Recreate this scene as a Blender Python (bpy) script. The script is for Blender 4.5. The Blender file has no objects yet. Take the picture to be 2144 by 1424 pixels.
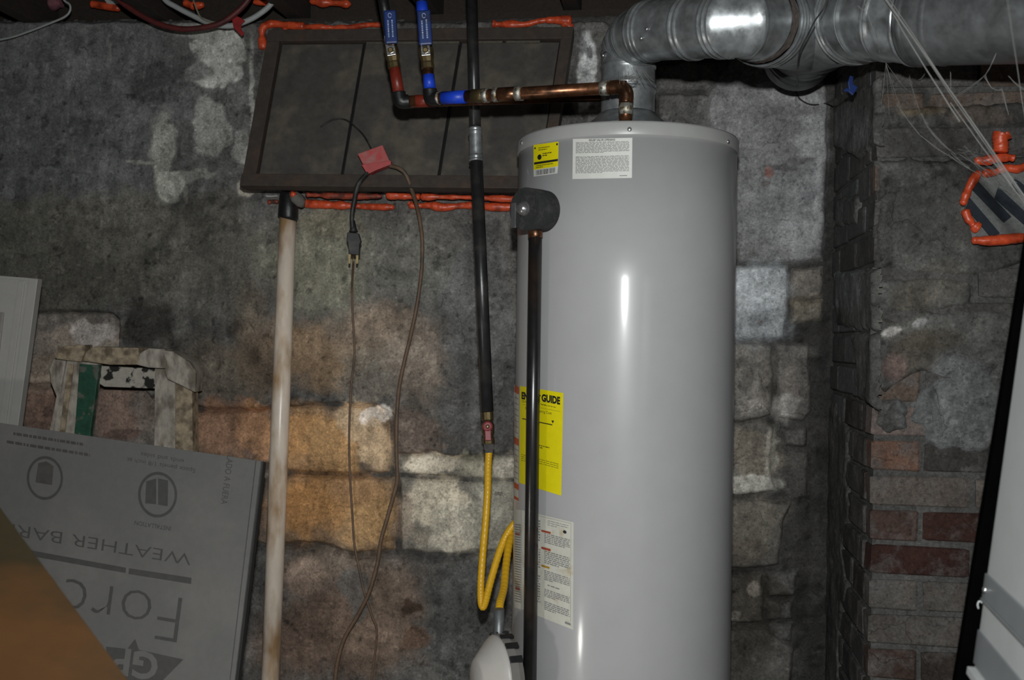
import bpy, bmesh, math, random
import numpy as np
from mathutils import Vector, Matrix

random.seed(7); np.random.seed(7)
scene = bpy.context.scene
COL = scene.collection

# ------------------------------------------------------------------ camera, world, light
W_PX, H_PX, F_PX = 2144.0, 1424.0, 2180.0
CAM = Vector((0.0, 0.0, 1.12))
ROLL = math.radians(0.8)
CX = Vector((math.cos(ROLL), 0, math.sin(ROLL)))
CY = Vector((-math.sin(ROLL), 0, math.cos(ROLL)))
FW = Vector((0, 1, 0))
cd = bpy.data.cameras.new('camera'); cam = bpy.data.objects.new('camera', cd); COL.objects.link(cam)
cd.sensor_fit = 'HORIZONTAL'; cd.sensor_width = 36.0; cd.lens = 36.0 * F_PX / W_PX
cd.clip_start = 0.02
cd.dof.use_dof = True; cd.dof.focus_distance = 2.4; cd.dof.aperture_fstop = 6.0
cam.matrix_world = Matrix(((CX.x, CY.x, -FW.x, CAM.x), (CX.y, CY.y, -FW.y, CAM.y), (CX.z, CY.z, -FW.z, CAM.z), (0, 0, 0, 1)))
scene.camera = cam

world = bpy.data.worlds.new('basement_dark'); scene.world = world; world.use_nodes = True
world.node_tree.nodes['Background'].inputs[0].default_value = (0.9, 0.95, 1.0, 1)
world.node_tree.nodes['Background'].inputs[1].default_value = 0.006

ld = bpy.data.lights.new('camera_flash', 'SPOT'); fl = bpy.data.objects.new('camera_flash', ld); COL.objects.link(fl)
ld.energy = 132.0; ld.shadow_soft_size = 0.022; ld.spot_size = math.radians(125); ld.spot_blend = 1.0
ld.color = (0.975, 1.0, 0.995)
fl.location = CAM + Vector((0.0, 0.01, 0.20))
fl.rotation_euler = (Vector((0.0, 2.6, 0.9)) - fl.location).to_track_quat('-Z', 'Y').to_euler()

vs = scene.view_settings
vs.view_transform = 'Standard'; vs.look = 'None'; vs.gamma = 1.0; vs.exposure = 0.0; vs.use_curve_mapping = False

# ------------------------------------------------------------------ helpers: pixels to places
def ray(px, py):
    return CX * ((px - W_PX / 2) / F_PX) + CY * (-(py - H_PX / 2) / F_PX) + FW
def P(px, py, d):
    return CAM + ray(px, py) * d

TH = math.radians(8.0)                       # the room is turned 8 degrees from the view
UH = Vector((math.cos(TH), -math.sin(TH), 0))
NH = Vector((-math.sin(TH), -math.cos(TH), 0))   # out of the back wall, toward the viewer

class Frame:
    """a vertical wall plane: u along the wall, v up, n out of it"""
    def __init__(s, o, u, n): s.o, s.u, s.n = Vector(o), Vector(u), Vector(n)
    def uv(s, px, py, off=0.0):
        r = ray(px, py); o = s.o + s.n * off
        t = (o - CAM).dot(s.n) / r.dot(s.n)
        p = CAM + r * t
        return ((p - s.o).dot(s.u), p.z)
    def at(s, px, py, off=0.0):
        u, v = s.uv(px, py, off)
        return s.pt(u, v, off)
    def pt(s, u, v, h=0.0):
        p = s.o + s.u * u + s.n * h
        return Vector((p.x, p.y, v))
    def px(s, U, V):
        X = s.o.x + s.u.x * U - CAM.x; Y = s.o.y + s.u.y * U - CAM.y; Z = V - CAM.z
        xc = X * CX.x + Z * CX.z; yc = X * CY.x + Z * CY.z
        return W_PX / 2 + xc / Y * F_PX, H_PX / 2 - yc / Y * F_PX
BACK = Frame((0.3, 2.92, 0), UH, NH)

def lin(c):
    return tuple(((x / 255 / 12.92) if x / 255 <= 0.04045 else ((x / 255 + 0.055) / 1.055) ** 2.4) for x in c)

# ------------------------------------------------------------------ numpy noise
def _hash(ix, iy, s):
    h = (ix.astype(np.int64) * 374761393 + iy.astype(np.int64) * 668265263 + s * 974634777) & 0x7fffffff
    h = ((h ^ (h >> 13)) * 1274126177) & 0x7fffffff
    return ((h ^ (h >> 16)) & 0xffff) / 65535.0
def vnoise(x, y, s=0):
    x = np.asarray(x, float); y = np.asarray(y, float)
    ix = np.floor(x); iy = np.floor(y); fx = x - ix; fy = y - iy
    fx = fx * fx * (3 - 2 * fx); fy = fy * fy * (3 - 2 * fy)
    a = _hash(ix, iy, s); b = _hash(ix + 1, iy, s); c = _hash(ix, iy + 1, s); d = _hash(ix + 1, iy + 1, s)
    return (a * (1 - fx) + b * fx) * (1 - fy) + (c * (1 - fx) + d * fx) * fy
def fbm(x, y, s=0, o=4):
    t = 0; a = 0.5; n = 0
    for k in range(o):
        t = t + a * vnoise(x * 2 ** k, y * 2 ** k, s + k * 17); n += a; a *= 0.5
    return t / n
def sstep(a, b, x):
    t = np.clip((x - a) / (b - a), 0, 1); return t * t * (3 - 2 * t)

# ------------------------------------------------------------------ materials
MATS = {}
def nmat(name):
    m = bpy.data.materials.new(name); m.use_nodes = True
    return m, m.node_tree, m.node_tree.nodes['Principled BSDF']
def pbr(name, col, rough=0.6, metal=0.0, var=0.25, scale=30.0, bump=0.15, col2=None, c2t=(0.5, 0.7), scale2=None, stretch=None, spec=0.5, coat=0.0, rvar=0.0):
    """procedural material: base colour broken up by two noises, second colour in patches, fine bump"""
    if name in MATS: return MATS[name]
    m, nt, b = nmat(name); N = nt.nodes; L = nt.links
    geo = N.new('ShaderNodeNewGeometry'); vec = geo.outputs['Position']
    if stretch:
        mp = N.new('ShaderNodeMapping'); mp.inputs['Scale'].default_value = stretch; L.new(vec, mp.inputs[0]); vec = mp.outputs[0]
    n1 = N.new('ShaderNodeTexNoise'); n1.inputs['Scale'].default_value = scale; n1.inputs['Detail'].default_value = 8; n1.inputs['Roughness'].default_value = 0.65
    L.new(vec, n1.inputs['Vector'])
    mr = N.new('ShaderNodeMapRange'); mr.inputs[1].default_value = 0.25; mr.inputs[2].default_value = 0.75
    mr.inputs[3].default_value = 1 - var; mr.inputs[4].default_value = 1 + var; L.new(n1.outputs[0], mr.inputs[0])
    mx = N.new('ShaderNodeMix'); mx.data_type = 'RGBA'; mx.inputs[6].default_value = (*col, 1); mx.inputs[7].default_value = (*(col2 or col), 1)
    if col2:
        n2 = N.new('ShaderNodeTexNoise'); n2.inputs['Scale'].default_value = scale2 or scale * 0.4; n2.inputs['Detail'].default_value = 6; L.new(vec, n2.inputs['Vector'])
        r2 = N.new('ShaderNodeMapRange'); r2.inputs[1].default_value = c2t[0]; r2.inputs[2].default_value = c2t[1]; L.new(n2.outputs[0], r2.inputs[0]); L.new(r2.outputs[0], mx.inputs[0])
    else: mx.inputs[0].default_value = 0
    ml = N.new('ShaderNodeVectorMath'); ml.operation = 'SCALE'; L.new(mx.outputs[2], ml.inputs[0]); L.new(mr.outputs[0], ml.inputs['Scale'])
    L.new(ml.outputs[0], b.inputs['Base Color'])
    b.inputs['Roughness'].default_value = rough; b.inputs['Metallic'].default_value = metal; b.inputs['Specular IOR Level'].default_value = spec
    b.inputs['Coat Weight'].default_value = coat
    if rvar:
        rr = N.new('ShaderNodeMapRange'); rr.inputs[1].default_value = 0.3; rr.inputs[2].default_value = 0.7; rr.inputs[3].default_value = rough - rvar; rr.inputs[4].default_value = rough + rvar
        L.new(n1.outputs[0], rr.inputs[0]); L.new(rr.outputs[0], b.inputs['Roughness'])
    if bump:
        bp = N.new('ShaderNodeBump'); bp.inputs['Strength'].default_value = bump; bp.inputs['Distance'].default_value = 0.003
        L.new(n1.outputs[0], bp.inputs['Height']); L.new(bp.outputs[0], b.inputs['Normal'])
    MATS[name] = m
    return m

def masonry(name, attr=True, rough=0.9, bump=0.5, lime=False):
    """old masonry: colour from the piece (attribute or object colour), broken up by stains, specks and streaks"""
    m, nt, b = nmat(name); N = nt.nodes; L = nt.links
    geo = N.new('ShaderNodeNewGeometry'); pos = geo.outputs['Position']
    if attr:
        a = N.new('ShaderNodeAttribute'); a.attribute_name = 'tint'; base = a.outputs['Color']
    else:
        a = N.new('ShaderNodeObjectInfo'); base = a.outputs['Color']
    def noise(sc, det=8, ro=0.6, vec=pos):
        n = N.new('ShaderNodeTexNoise'); n.inputs['Scale'].default_value = sc; n.inputs['Detail'].default_value = det; n.inputs['Roughness'].default_value = ro
        L.new(vec, n.inputs['Vector']); return n.outputs[0]
    def mr(i, a0, a1, b0, b1):
        r = N.new('ShaderNodeMapRange'); r.inputs[1].default_value = a0; r.inputs[2].default_value = a1; r.inputs[3].default_value = b0; r.inputs[4].default_value = b1
        L.new(i, r.inputs[0]); return r.outputs[0]
    def mul(x, y):
        r = N.new('ShaderNodeMath'); r.operation = 'MULTIPLY'; L.new(x, r.inputs[0]); L.new(y, r.inputs[1]); return r.outputs[0]
    mp = N.new('ShaderNodeMapping'); mp.inputs['Scale'].default_value = (1, 1, 0.12); L.new(pos, mp.inputs[0])
    big = mr(noise(7, 10, 0.6), 0.3, 0.7, 0.74, 1.26)
    mid = mr(noise(26, 9, 0.68), 0.38, 0.62, 0.86, 1.13)
    fine = mr(noise(150, 6, 0.7), 0.36, 0.64, 0.74, 1.26)
    streak = mr(noise(40, 6, 0.6, mp.outputs[0]), 0.35, 0.7, 0.94, 1.07)
    k = mul(mul(big, mid), mul(fine, streak))
    sc = N.new('ShaderNodeVectorMath'); sc.operation = 'SCALE'; L.new(base, sc.inputs[0]); L.new(k, sc.inputs['Scale'])
    # pale lime flecks
    fl_ = mr(noise(22, 14, 0.78), 0.60, 0.63, 0.0, 0.55)
    mx = N.new('ShaderNodeMix'); mx.data_type = 'RGBA'; L.new(fl_, mx.inputs[0]); L.new(sc.outputs[0], mx.inputs[6])
    lt = N.new('ShaderNodeVectorMath'); lt.operation = 'MULTIPLY_ADD'; L.new(base, lt.inputs[0]); lt.inputs[1].default_value = (1.35, 1.35, 1.35); lt.inputs[2].default_value = (0.03, 0.03, 0.028)
    L.new(lt.outputs[0], mx.inputs[7])
    if lime:      # mortar smeared over the brick faces
        lm = mr(noise(16, 10, 0.7), 0.48, 0.66, 0.0, 0.75)
        ml_ = N.new('ShaderNodeMix'); ml_.data_type = 'RGBA'; L.new(lm, ml_.inputs[0]); L.new(mx.outputs[2], ml_.inputs[6])
        kk = N.new('ShaderNodeVectorMath'); kk.operation = 'SCALE'; kk.inputs[0].default_value = (0.135, 0.128, 0.122); L.new(k, kk.inputs['Scale']); L.new(kk.outputs[0], ml_.inputs[7])
        mx = ml_
    # dark pits and soot specks
    dk = mr(noise(34, 14, 0.82), 0.355, 0.375, 0.6, 0.0)
    m2 = N.new('ShaderNodeMix'); m2.data_type = 'RGBA'; L.new(dk, m2.inputs[0]); L.new(mx.outputs[2], m2.inputs[6])
    dd = N.new('ShaderNodeVectorMath'); dd.operation = 'SCALE'; dd.inputs['Scale'].default_value = 0.3; L.new(base, dd.inputs[0]); L.new(dd.outputs[0], m2.inputs[7])
    # fine pits and pale grit with hard edges
    for sc_, a0, a1, amt, f in ((95, .385, .40, .55, .45), (60, .37, .385, .5, .5), (110, .61, .625, .5, 1.45), (48, .625, .64, .45, 1.4), (170, .39, .41, .4, .55)):
        q = noise(sc_, 5, 0.62)
        w = mr(q, a0, a1, amt, 0.0) if f < 1 else mr(q, a0, a1, 0.0, amt)
        m4 = N.new('ShaderNodeMix'); m4.data_type = 'RGBA'; L.new(w, m4.inputs[0]); L.new(m2.outputs[2], m4.inputs[6])
        sk = N.new('ShaderNodeVectorMath'); sk.operation = 'SCALE'; sk.inputs['Scale'].default_value = f; L.new(m2.outputs[2], sk.inputs[0]); L.new(sk.outputs[0], m4.inputs[7])
        m2 = m4
    # hairline cracks, broken off here and there
    wn = N.new('ShaderNodeTexNoise'); wn.inputs['Scale'].default_value = 7; wn.inputs['Detail'].default_value = 6; L.new(pos, wn.inputs['Vector'])
    wv = N.new('ShaderNodeVectorMath'); wv.operation = 'MULTIPLY_ADD'; L.new(wn.outputs['Color'], wv.inputs[0]); wv.inputs[1].default_value = (0.22, 0.22, 0.22); L.new(pos, wv.inputs[2])
    vo = N.new('ShaderNodeTexVoronoi'); vo.feature = 'DISTANCE_TO_EDGE'; vo.inputs['Scale'].default_value = 3.6; L.new(wv.outputs[0], vo.inputs['Vector'])
    ck = mul(mr(vo.outputs['Distance'], 0.0, 0.007, 0.8, 0.0), mr(noise(4.5, 3, 0.5), 0.5, 0.58, 0.0, 1.0))
    m3 = N.new('ShaderNodeMix'); m3.data_type = 'RGBA'; L.new(ck, m3.inputs[0]); L.new(m2.outputs[2], m3.inputs[6]); L.new(dd.outputs[0], m3.inputs[7])
    L.new(m3.outputs[2], b.inputs['Base Color'])
    b.inputs['Roughness'].default_value = rough; b.inputs['Specular IOR Level'].default_value = 0.25
    ad = N.new('ShaderNodeMath'); ad.operation = 'ADD'; L.new(noise(70, 10, 0.75), ad.inputs[0]); L.new(noise(14, 6, 0.6), ad.inputs[1])
    bp = N.new('ShaderNodeBump'); bp.inputs['Strength'].default_value = bump; bp.inputs['Distance'].default_value = 0.006
    L.new(ad.outputs[0], bp.inputs['Height']); L.new(bp.outputs[0], b.inputs['Normal'])
    return m
M_WALL = masonry('old_masonry'); M_BRICK = masonry('old_brick', attr=False, lime=True)

M_TANK = pbr('tank_enamel', lin((174, 174, 174)), 0.34, var=0.035, scale=14, bump=0.012, spec=0.3, coat=0.35)
M_TANK.node_tree.nodes['Principled BSDF'].inputs['Coat Roughness'].default_value = 0.12
M_LID = pbr('lid_enamel', lin((168, 168, 166)), 0.36, var=0.05, scale=25, bump=0.03)
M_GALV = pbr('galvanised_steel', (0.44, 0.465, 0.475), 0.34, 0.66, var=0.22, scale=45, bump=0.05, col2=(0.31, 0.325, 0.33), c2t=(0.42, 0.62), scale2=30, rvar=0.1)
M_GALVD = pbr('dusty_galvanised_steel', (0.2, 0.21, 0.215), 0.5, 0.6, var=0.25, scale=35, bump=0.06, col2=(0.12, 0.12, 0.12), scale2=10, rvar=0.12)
M_COPPER = pbr('tarnished_copper', (0.27, 0.118, 0.06), 0.33, 0.85, var=0.3, scale=60, bump=0.05, col2=(0.12, 0.06, 0.035), c2t=(0.45, 0.62), scale2=22, rvar=0.1)
M_SOLDER = pbr('solder', (0.52, 0.50, 0.44), 0.42, 0.7, var=0.4, scale=130, bump=0.5, col2=(0.22, 0.16, 0.09), c2t=(0.5, 0.6), scale2=120)
M_BRASS = pbr('old_brass', (0.22, 0.165, 0.08), 0.4, 0.8, var=0.3, scale=80, bump=0.1, col2=(0.12, 0.09, 0.05), scale2=40)
M_CHROME = pbr('chrome', (0.7, 0.7, 0.7), 0.22, 0.9, var=0.1, scale=90, bump=0.02)
M_IRON = pbr('black_iron', (0.022, 0.022, 0.023), 0.33, 0.0, var=0.3, scale=50, bump=0.1, col2=(0.045, 0.043, 0.04), scale2=18, spec=0.6)
M_SOOT = pbr('soot_black', (0.012, 0.012, 0.013), 0.4, var=0.3, scale=60, bump=0.3)
M_DISCH = pbr('dark_bronze_pipe', (0.016, 0.015, 0.015), 0.28, 0.1, var=0.35, scale=40, bump=0.04, col2=(0.03, 0.02, 0.015), scale2=9, spec=0.7)
M_BLUE = pbr('blue_vinyl', lin((22, 48, 108)), 0.42, var=0.15, scale=70, bump=0.05, col2=lin((16, 34, 74)), scale2=25)
M_BTAPE = pbr('blue_tape', lin((30, 70, 205)), 0.42, var=0.12, scale=60, bump=0.05)
M_RTAPE = pbr('red_tape', lin((120, 42, 30)), 0.4, var=0.3, scale=80, bump=0.05)
M_FOAM = pbr('orange_foam', lin((214, 84, 48)), 0.33, var=0.3, scale=90, bump=0.3, col2=lin((128, 44, 26)), c2t=(0.5, 0.75), scale2=35, spec=0.6)
M_FOAMD = pbr('dirty_orange_foam', lin((160, 66, 44)), 0.5, var=0.4, scale=90, bump=0.3, col2=lin((78, 52, 44)), c2t=(0.42, 0.58), scale2=30)
M_PVC = pbr('stained_pvc', lin((246, 230, 212)), 0.3, var=0.12, scale=40, bump=0.03, col2=lin((186, 150, 108)), c2t=(0.46, 0.66), scale2=16, stretch=(1, 1, 0.35))
M_CORD = pbr('black_cord', (0.02, 0.02, 0.019), 0.55, var=0.3, scale=60, bump=0.1, col2=(0.06, 0.055, 0.05), scale2=30)
M_CORDB = pbr('brown_cord', lin((112, 90, 72)), 0.55, var=0.3, scale=60, bump=0.1, col2=lin((74, 66, 58)), scale2=20)
M_REDBOX = pbr('dusty_red_plastic', lin((170, 108, 104)), 0.7, var=0.2, scale=120, bump=0.2, col2=lin((182, 72, 70)), c2t=(0.48, 0.6), scale2=30)
M_STEELW = pbr('rusty_window_steel', lin((66, 58, 52)), 0.75, var=0.3, scale=50, bump=0.3, col2=lin((76, 60, 50)), scale2=16)
M_PANE = pbr('grimy_pane', lin((74, 70, 66)), 0.7, var=0.3, scale=35, bump=0.15, col2=lin((94, 88, 78)), c2t=(0.48, 0.62), scale2=11)
M_YEL = pbr('yellow_coating', lin((222, 172, 34)), 0.36, var=0.08, scale=50, bump=0.02)
M_BOARD = pbr('grey_foil_board', lin((108, 107, 105)), 0.55, var=0.08, scale=60, bump=0.05, col2=lin((118, 116, 113)), scale2=5)
M_PRINT = pbr('dark_print', lin((76, 75, 74)), 0.6, var=0.15, scale=60, bump=0)
M_EDGE = pbr('board_edge', lin((46, 46, 46)), 0.8, var=0.2, scale=50, bump=0.2)
M_PLY = pbr('plywood', lin((68, 44, 21)), 0.7, var=0.15, scale=10, bump=0.05, col2=lin((40, 34, 20)), c2t=(0.44, 0.6), scale2=3, stretch=(1, 1, 3), spec=0.15)
M_WHITEP = pbr('white_paint', lin((166, 164, 160)), 0.5, var=0.06, scale=30, bump=0.04)
M_OLDP = pbr('flaking_paint', lin((176, 168, 156)), 0.85, var=0.4, scale=60, bump=0.9, col2=lin((122, 113, 100)), c2t=(0.46, 0.64), scale2=34, stretch=(1, 1, .5))
M_OLDP2 = pbr('stained_flaking_paint', lin((168, 152, 128)), 0.9, var=0.45, scale=60, bump=1.0, col2=lin((116, 102, 84)), c2t=(0.46, 0.64), scale2=36)
M_GREENP = pbr('green_paint', lin((30, 78, 58)), 0.6, var=0.35, scale=50, bump=0.4, col2=lin((96, 100, 90)), c2t=(0.54, 0.6), scale2=26)
M_WORN = pbr('worn_black_white_paint', lin((176, 170, 158)), 0.8, var=0.2, scale=70, bump=0.4, col2=lin((34, 32, 30)), c2t=(0.48, 0.53), scale2=30)
M_DUCT = pbr('grey_sheet_metal', lin((178, 181, 180)), 0.5, 0.05, var=0.06, scale=20, bump=0.03)
M_DUCTD = pbr('bare_grey_strip', lin((132, 136, 138)), 0.42, 0.3, var=0.08, scale=20, bump=0.03)
M_WOOD = pbr('dark_joist_wood', lin((46, 38, 32)), 0.85, var=0.35, scale=30, bump=0.4, stretch=(4, 1, 4))
M_CONC = pbr('concrete_floor', lin((96, 92, 88)), 0.85, var=0.25, scale=12, bump=0.3)
M_YLAB = pbr('yellow_paper', lin((232, 218, 10)), 0.5, var=0.05, scale=50, bump=0)
M_WLAB = pbr('white_paper', lin((214, 214, 208)), 0.5, var=0.05, scale=50, bump=0)
M_OLAB = pbr('stained_paper', lin((206, 204, 192)), 0.5, var=0.08, scale=40, bump=0, col2=lin((176, 158, 118)), c2t=(0.58, 0.75), scale2=26)
M_INK = pbr('black_ink', (0.012, 0.012, 0.011), 0.6, var=0.05, bump=0)
M_GINK = pbr('grey_ink', (0.22, 0.22, 0.215), 0.6, var=0.1, bump=0)
M_OINK = pbr('orange_red_ink', lin((205, 92, 50)), 0.6, var=0.2, scale=200, bump=0)
M_RINK = pbr('rust_red_ink', lin((160, 70, 45)), 0.6, var=0.3, scale=200, bump=0)
M_LOGO = pbr('pale_lettering', lin((150, 170, 205)), 0.5, var=0.1, bump=0)
M_INSUL = pbr('black_foam_insulation', (0.022, 0.023, 0.023), 0.95, var=0.3, scale=160, bump=0.4, col2=(0.045, 0.044, 0.042), scale2=40)
M_VALVEW = pbr('white_plastic', lin((186, 182, 176)), 0.4, var=0.05, bump=0.02)
M_VALVEG = pbr('grey_plastic', lin((120, 116, 112)), 0.55, var=0.1, bump=0.05)
M_RHAND = pbr('faded_red_handle', lin((140, 58, 66)), 0.5, var=0.3, scale=200, bump=0.1)
M_WEB = pbr('cobweb_silk', lin((128, 128, 125)), 0.9, var=0.1, bump=0, spec=0.1)
M_WCAB = pbr('white_cable', lin((158, 162, 160)), 0.5, var=0.12, scale=40, bump=0.05)
M_RCAB = pbr('maroon_cable', lin((92, 36, 34)), 0.55, var=0.25, scale=60, bump=0.1, col2=lin((60, 30, 30)), scale2=20)
M_RRAG = pbr('red_tie', lin((140, 32, 34)), 0.6, var=0.3, scale=90, bump=0.2)
M_GSTR = pbr('grey_insulation', lin((112, 114, 112)), 0.9, var=0.3, scale=140, bump=0.4)
M_DSTR = pbr('dark_blue_stripe', lin((36, 42, 50)), 0.9, var=0.3, scale=140, bump=0.4)
M_PINK = pbr('pink_insulation', lin((120, 76, 84)), 0.95, var=0.3, scale=60, bump=0.5)

# ------------------------------------------------------------------ mesh helpers
def link(o, parent=None):
    COL.objects.link(o)
    if parent is not None: o.parent = parent
    return o
def mesh_obj(name, verts, faces, mat, parent=None, smooth=False):
    me = bpy.data.meshes.new(name)
    me.from_pydata([tuple(v) for v in verts], [], faces); me.materials.append(mat)
    if smooth: me.polygons.foreach_set('use_smooth', [True] * len(me.polygons))
    me.update()
    return link(bpy.data.objects.new(name, me), parent)
def fin(o, parent=None):
    return o
def tag(o, label=None, cat=None, group=None, kind=None):
    if label: o['label'] = label
    if cat: o['category'] = cat
    if group: o['group'] = group
    if kind: o['kind'] = kind
    return o
def empty(name, loc, label=None, cat=None, group=None, kind=None):
    o = bpy.data.objects.new(name, None); o.empty_display_size = 0.05; COL.objects.link(o)
    o.location = loc
    bpy.context.view_layer.update()
    return tag(o, label, cat, group, kind)
def adopt(o, root):
    """parent keeping the world place (roots sit at their base without rotation)"""
    o.parent = root; o.matrix_parent_inverse = Matrix.Translation(-Vector(root.location))
    if root.parent is not None: o.matrix_parent_inverse = Matrix.Identity(4)
    return o
def part(o, root):
    o.parent = root
    base = Vector((0, 0, 0)); r = root
    while r is not None:
        base += Vector(r.location) if r.type == 'EMPTY' else Vector((0, 0, 0)); r = r.parent
    o.matrix_parent_inverse = Matrix.Translation(-base) if root.type == 'EMPTY' else Matrix.Identity(4)
    return o
def smooth_path(pts, n=8):
    pts = [Vector(p) for p in pts]
    if len(pts) < 3: return pts
    out = []
    for i in range(len(pts) - 1):
        p0 = pts[max(i - 1, 0)]; p1 = pts[i]; p2 = pts[i + 1]; p3 = pts[min(i + 2, len(pts) - 1)]
        for k in range(n):
            t = k / n
            out.append(0.5 * ((2 * p1) + (p2 - p0) * t + (2 * p0 - 5 * p1 + 4 * p2 - p3) * t * t + (3 * p1 - p0 - 3 * p2 + p3) * t ** 3))
    out.append(pts[-1]); return out
def sweep_data(pts, rad, seg=16, cap=True, jit=0.0):
    pts = [Vector(p) for p in pts]; n = len(pts)
    if not hasattr(rad, '__len__'): rad = [rad] * n
    T = []
    for i in range(n):
        a = pts[max(i - 1, 0)]; b = pts[min(i + 1, n - 1)]
        d = (b - a); T.append(d.normalized() if d.length > 1e-9 else Vector((0, 0, 1)))
    up = Vector((0, 0, 1)) if abs(T[0].z) < 0.9 else Vector((1, 0, 0))
    X = (up - T[0] * up.dot(T[0])).normalized()
    vs_, fs = [], []
    for i in range(n):
        X = (X - T[i] * X.dot(T[i]))
        X = X.normalized(); Y = T[i].cross(X)
        for k in range(seg):
            a = 2 * math.pi * k / seg
            r = rad[i] * (1 + (random.uniform(-jit, jit) if jit else 0))
            vs_.append(pts[i] + X * (math.cos(a) * r) + Y * (math.sin(a) * r))
    for i in range(n - 1):
        for k in range(seg):
            k2 = (k + 1) % seg
            fs.append((i * seg + k, i * seg + k2, (i + 1) * seg + k2, (i + 1) * seg + k))
    if cap:
        fs.append(tuple(reversed(range(seg)))); fs.append(tuple((n - 1) * seg + k for k in range(seg)))
    return vs_, fs
def sweep(name, pts, rad, mat, root=None, seg=16, cap=True, jit=0.0, smooth=True):
    v, f = sweep_data(pts, rad, seg, cap, jit)
    o = mesh_obj(name, v, f, mat, None, False)
    if smooth:
        for p in o.data.polygons: p.use_smooth = len(p.vertices) == 4
    return part(o, root) if root is not None else o
def lathe(name, prof, origin, axis, mat, root=None, seg=32, smooth=True):
    """profile of (radius, height along axis); sharp edges where points are doubled"""
    origin = Vector(origin); ax = Vector(axis).normalized()
    up = Vector((0, 0, 1)) if abs(ax.z) < 0.9 else Vector((0, 1, 0))
    X = (up - ax * up.dot(ax)).normalized(); Y = ax.cross(X)
    v, f = [], []
    for r, h in prof:
        for k in range(seg):
            a = 2 * math.pi * k / seg
            v.append(origin + ax * h + X * (math.cos(a) * r) + Y * (math.sin(a) * r))
    for i in range(len(prof) - 1):
        for k in range(seg):
            k2 = (k + 1) % seg
            f.append((i * seg + k, i * seg + k2, (i + 1) * seg + k2, (i + 1) * seg + k))
    f.append(tuple(reversed(range(seg)))); f.append(tuple((len(prof) - 1) * seg + k for k in range(seg)))
    o = mesh_obj(name, v, f, mat)
    for p in o.data.polygons: p.use_smooth = smooth and len(p.vertices) == 4
    return part(o, root) if root is not None else o
def slab(name, front, back_off, mat, root=None, bev=0.0):
    """closed prism: a polygon of points and the same polygon shifted by back_off"""
    fr = [Vector(p) for p in front]; n = len(fr); bo = Vector(back_off)
    v = fr + [p + bo for p in fr]
    f = [tuple(range(n)), tuple(reversed(range(n, 2 * n)))] + [(i, i + n, (i + 1) % n + n, (i + 1) % n) for i in range(n)]
    o = mesh_obj(name, v, f, mat)
    bm = bmesh.new(); bm.from_mesh(o.data); bmesh.ops.recalc_face_normals(bm, faces=bm.faces)
    if bev: bmesh.ops.bevel(bm, geom=list(bm.edges), offset=bev, segments=2, affect='EDGES', profile=0.6)
    bm.to_mesh(o.data); bm.free()
    return part(o, root) if root is not None else o
def box(name, c, dx, dy, dz, mat, root=None, bev=0.0):
    """box about centre c with half-extents as vectors"""
    c = Vector(c); dx, dy, dz = Vector(dx), Vector(dy), Vector(dz)
    return slab(name, [c - dx - dz - dy, c + dx - dz - dy, c + dx + dz - dy, c - dx + dz - dy], dy * 2, mat, root, bev)

def set_tint(me, rgb):
    a = me.color_attributes.new('tint', 'FLOAT_COLOR', 'POINT')
    buf = np.ones((len(me.vertices), 4), np.float32); buf[:, :3] = rgb
    a.data.foreach_set('color', buf.ravel())

def poly_sd(U, V, poly):
    """signed distance, positive inside"""
    d = np.full(U.shape, 1e9); ins = np.zeros(U.shape, bool); n = len(poly)
    for i in range(n):
        x1, y1 = poly[i]; x2, y2 = poly[(i + 1) % n]
        ex, ey = x2 - x1, y2 - y1; wx, wy = U - x1, V - y1
        t = np.clip((wx * ex + wy * ey) / (ex * ex + ey * ey + 1e-12), 0, 1)
        d = np.minimum(d, np.hypot(wx - ex * t, wy - ey * t))
        c = (y1 > V) != (y2 > V)
        xi = x1 + (V - y1) * ex / (ey if abs(ey) > 1e-12 else 1e-12)
        ins ^= c & (U < xi)
    return np.where(ins, d, -d)

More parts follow.
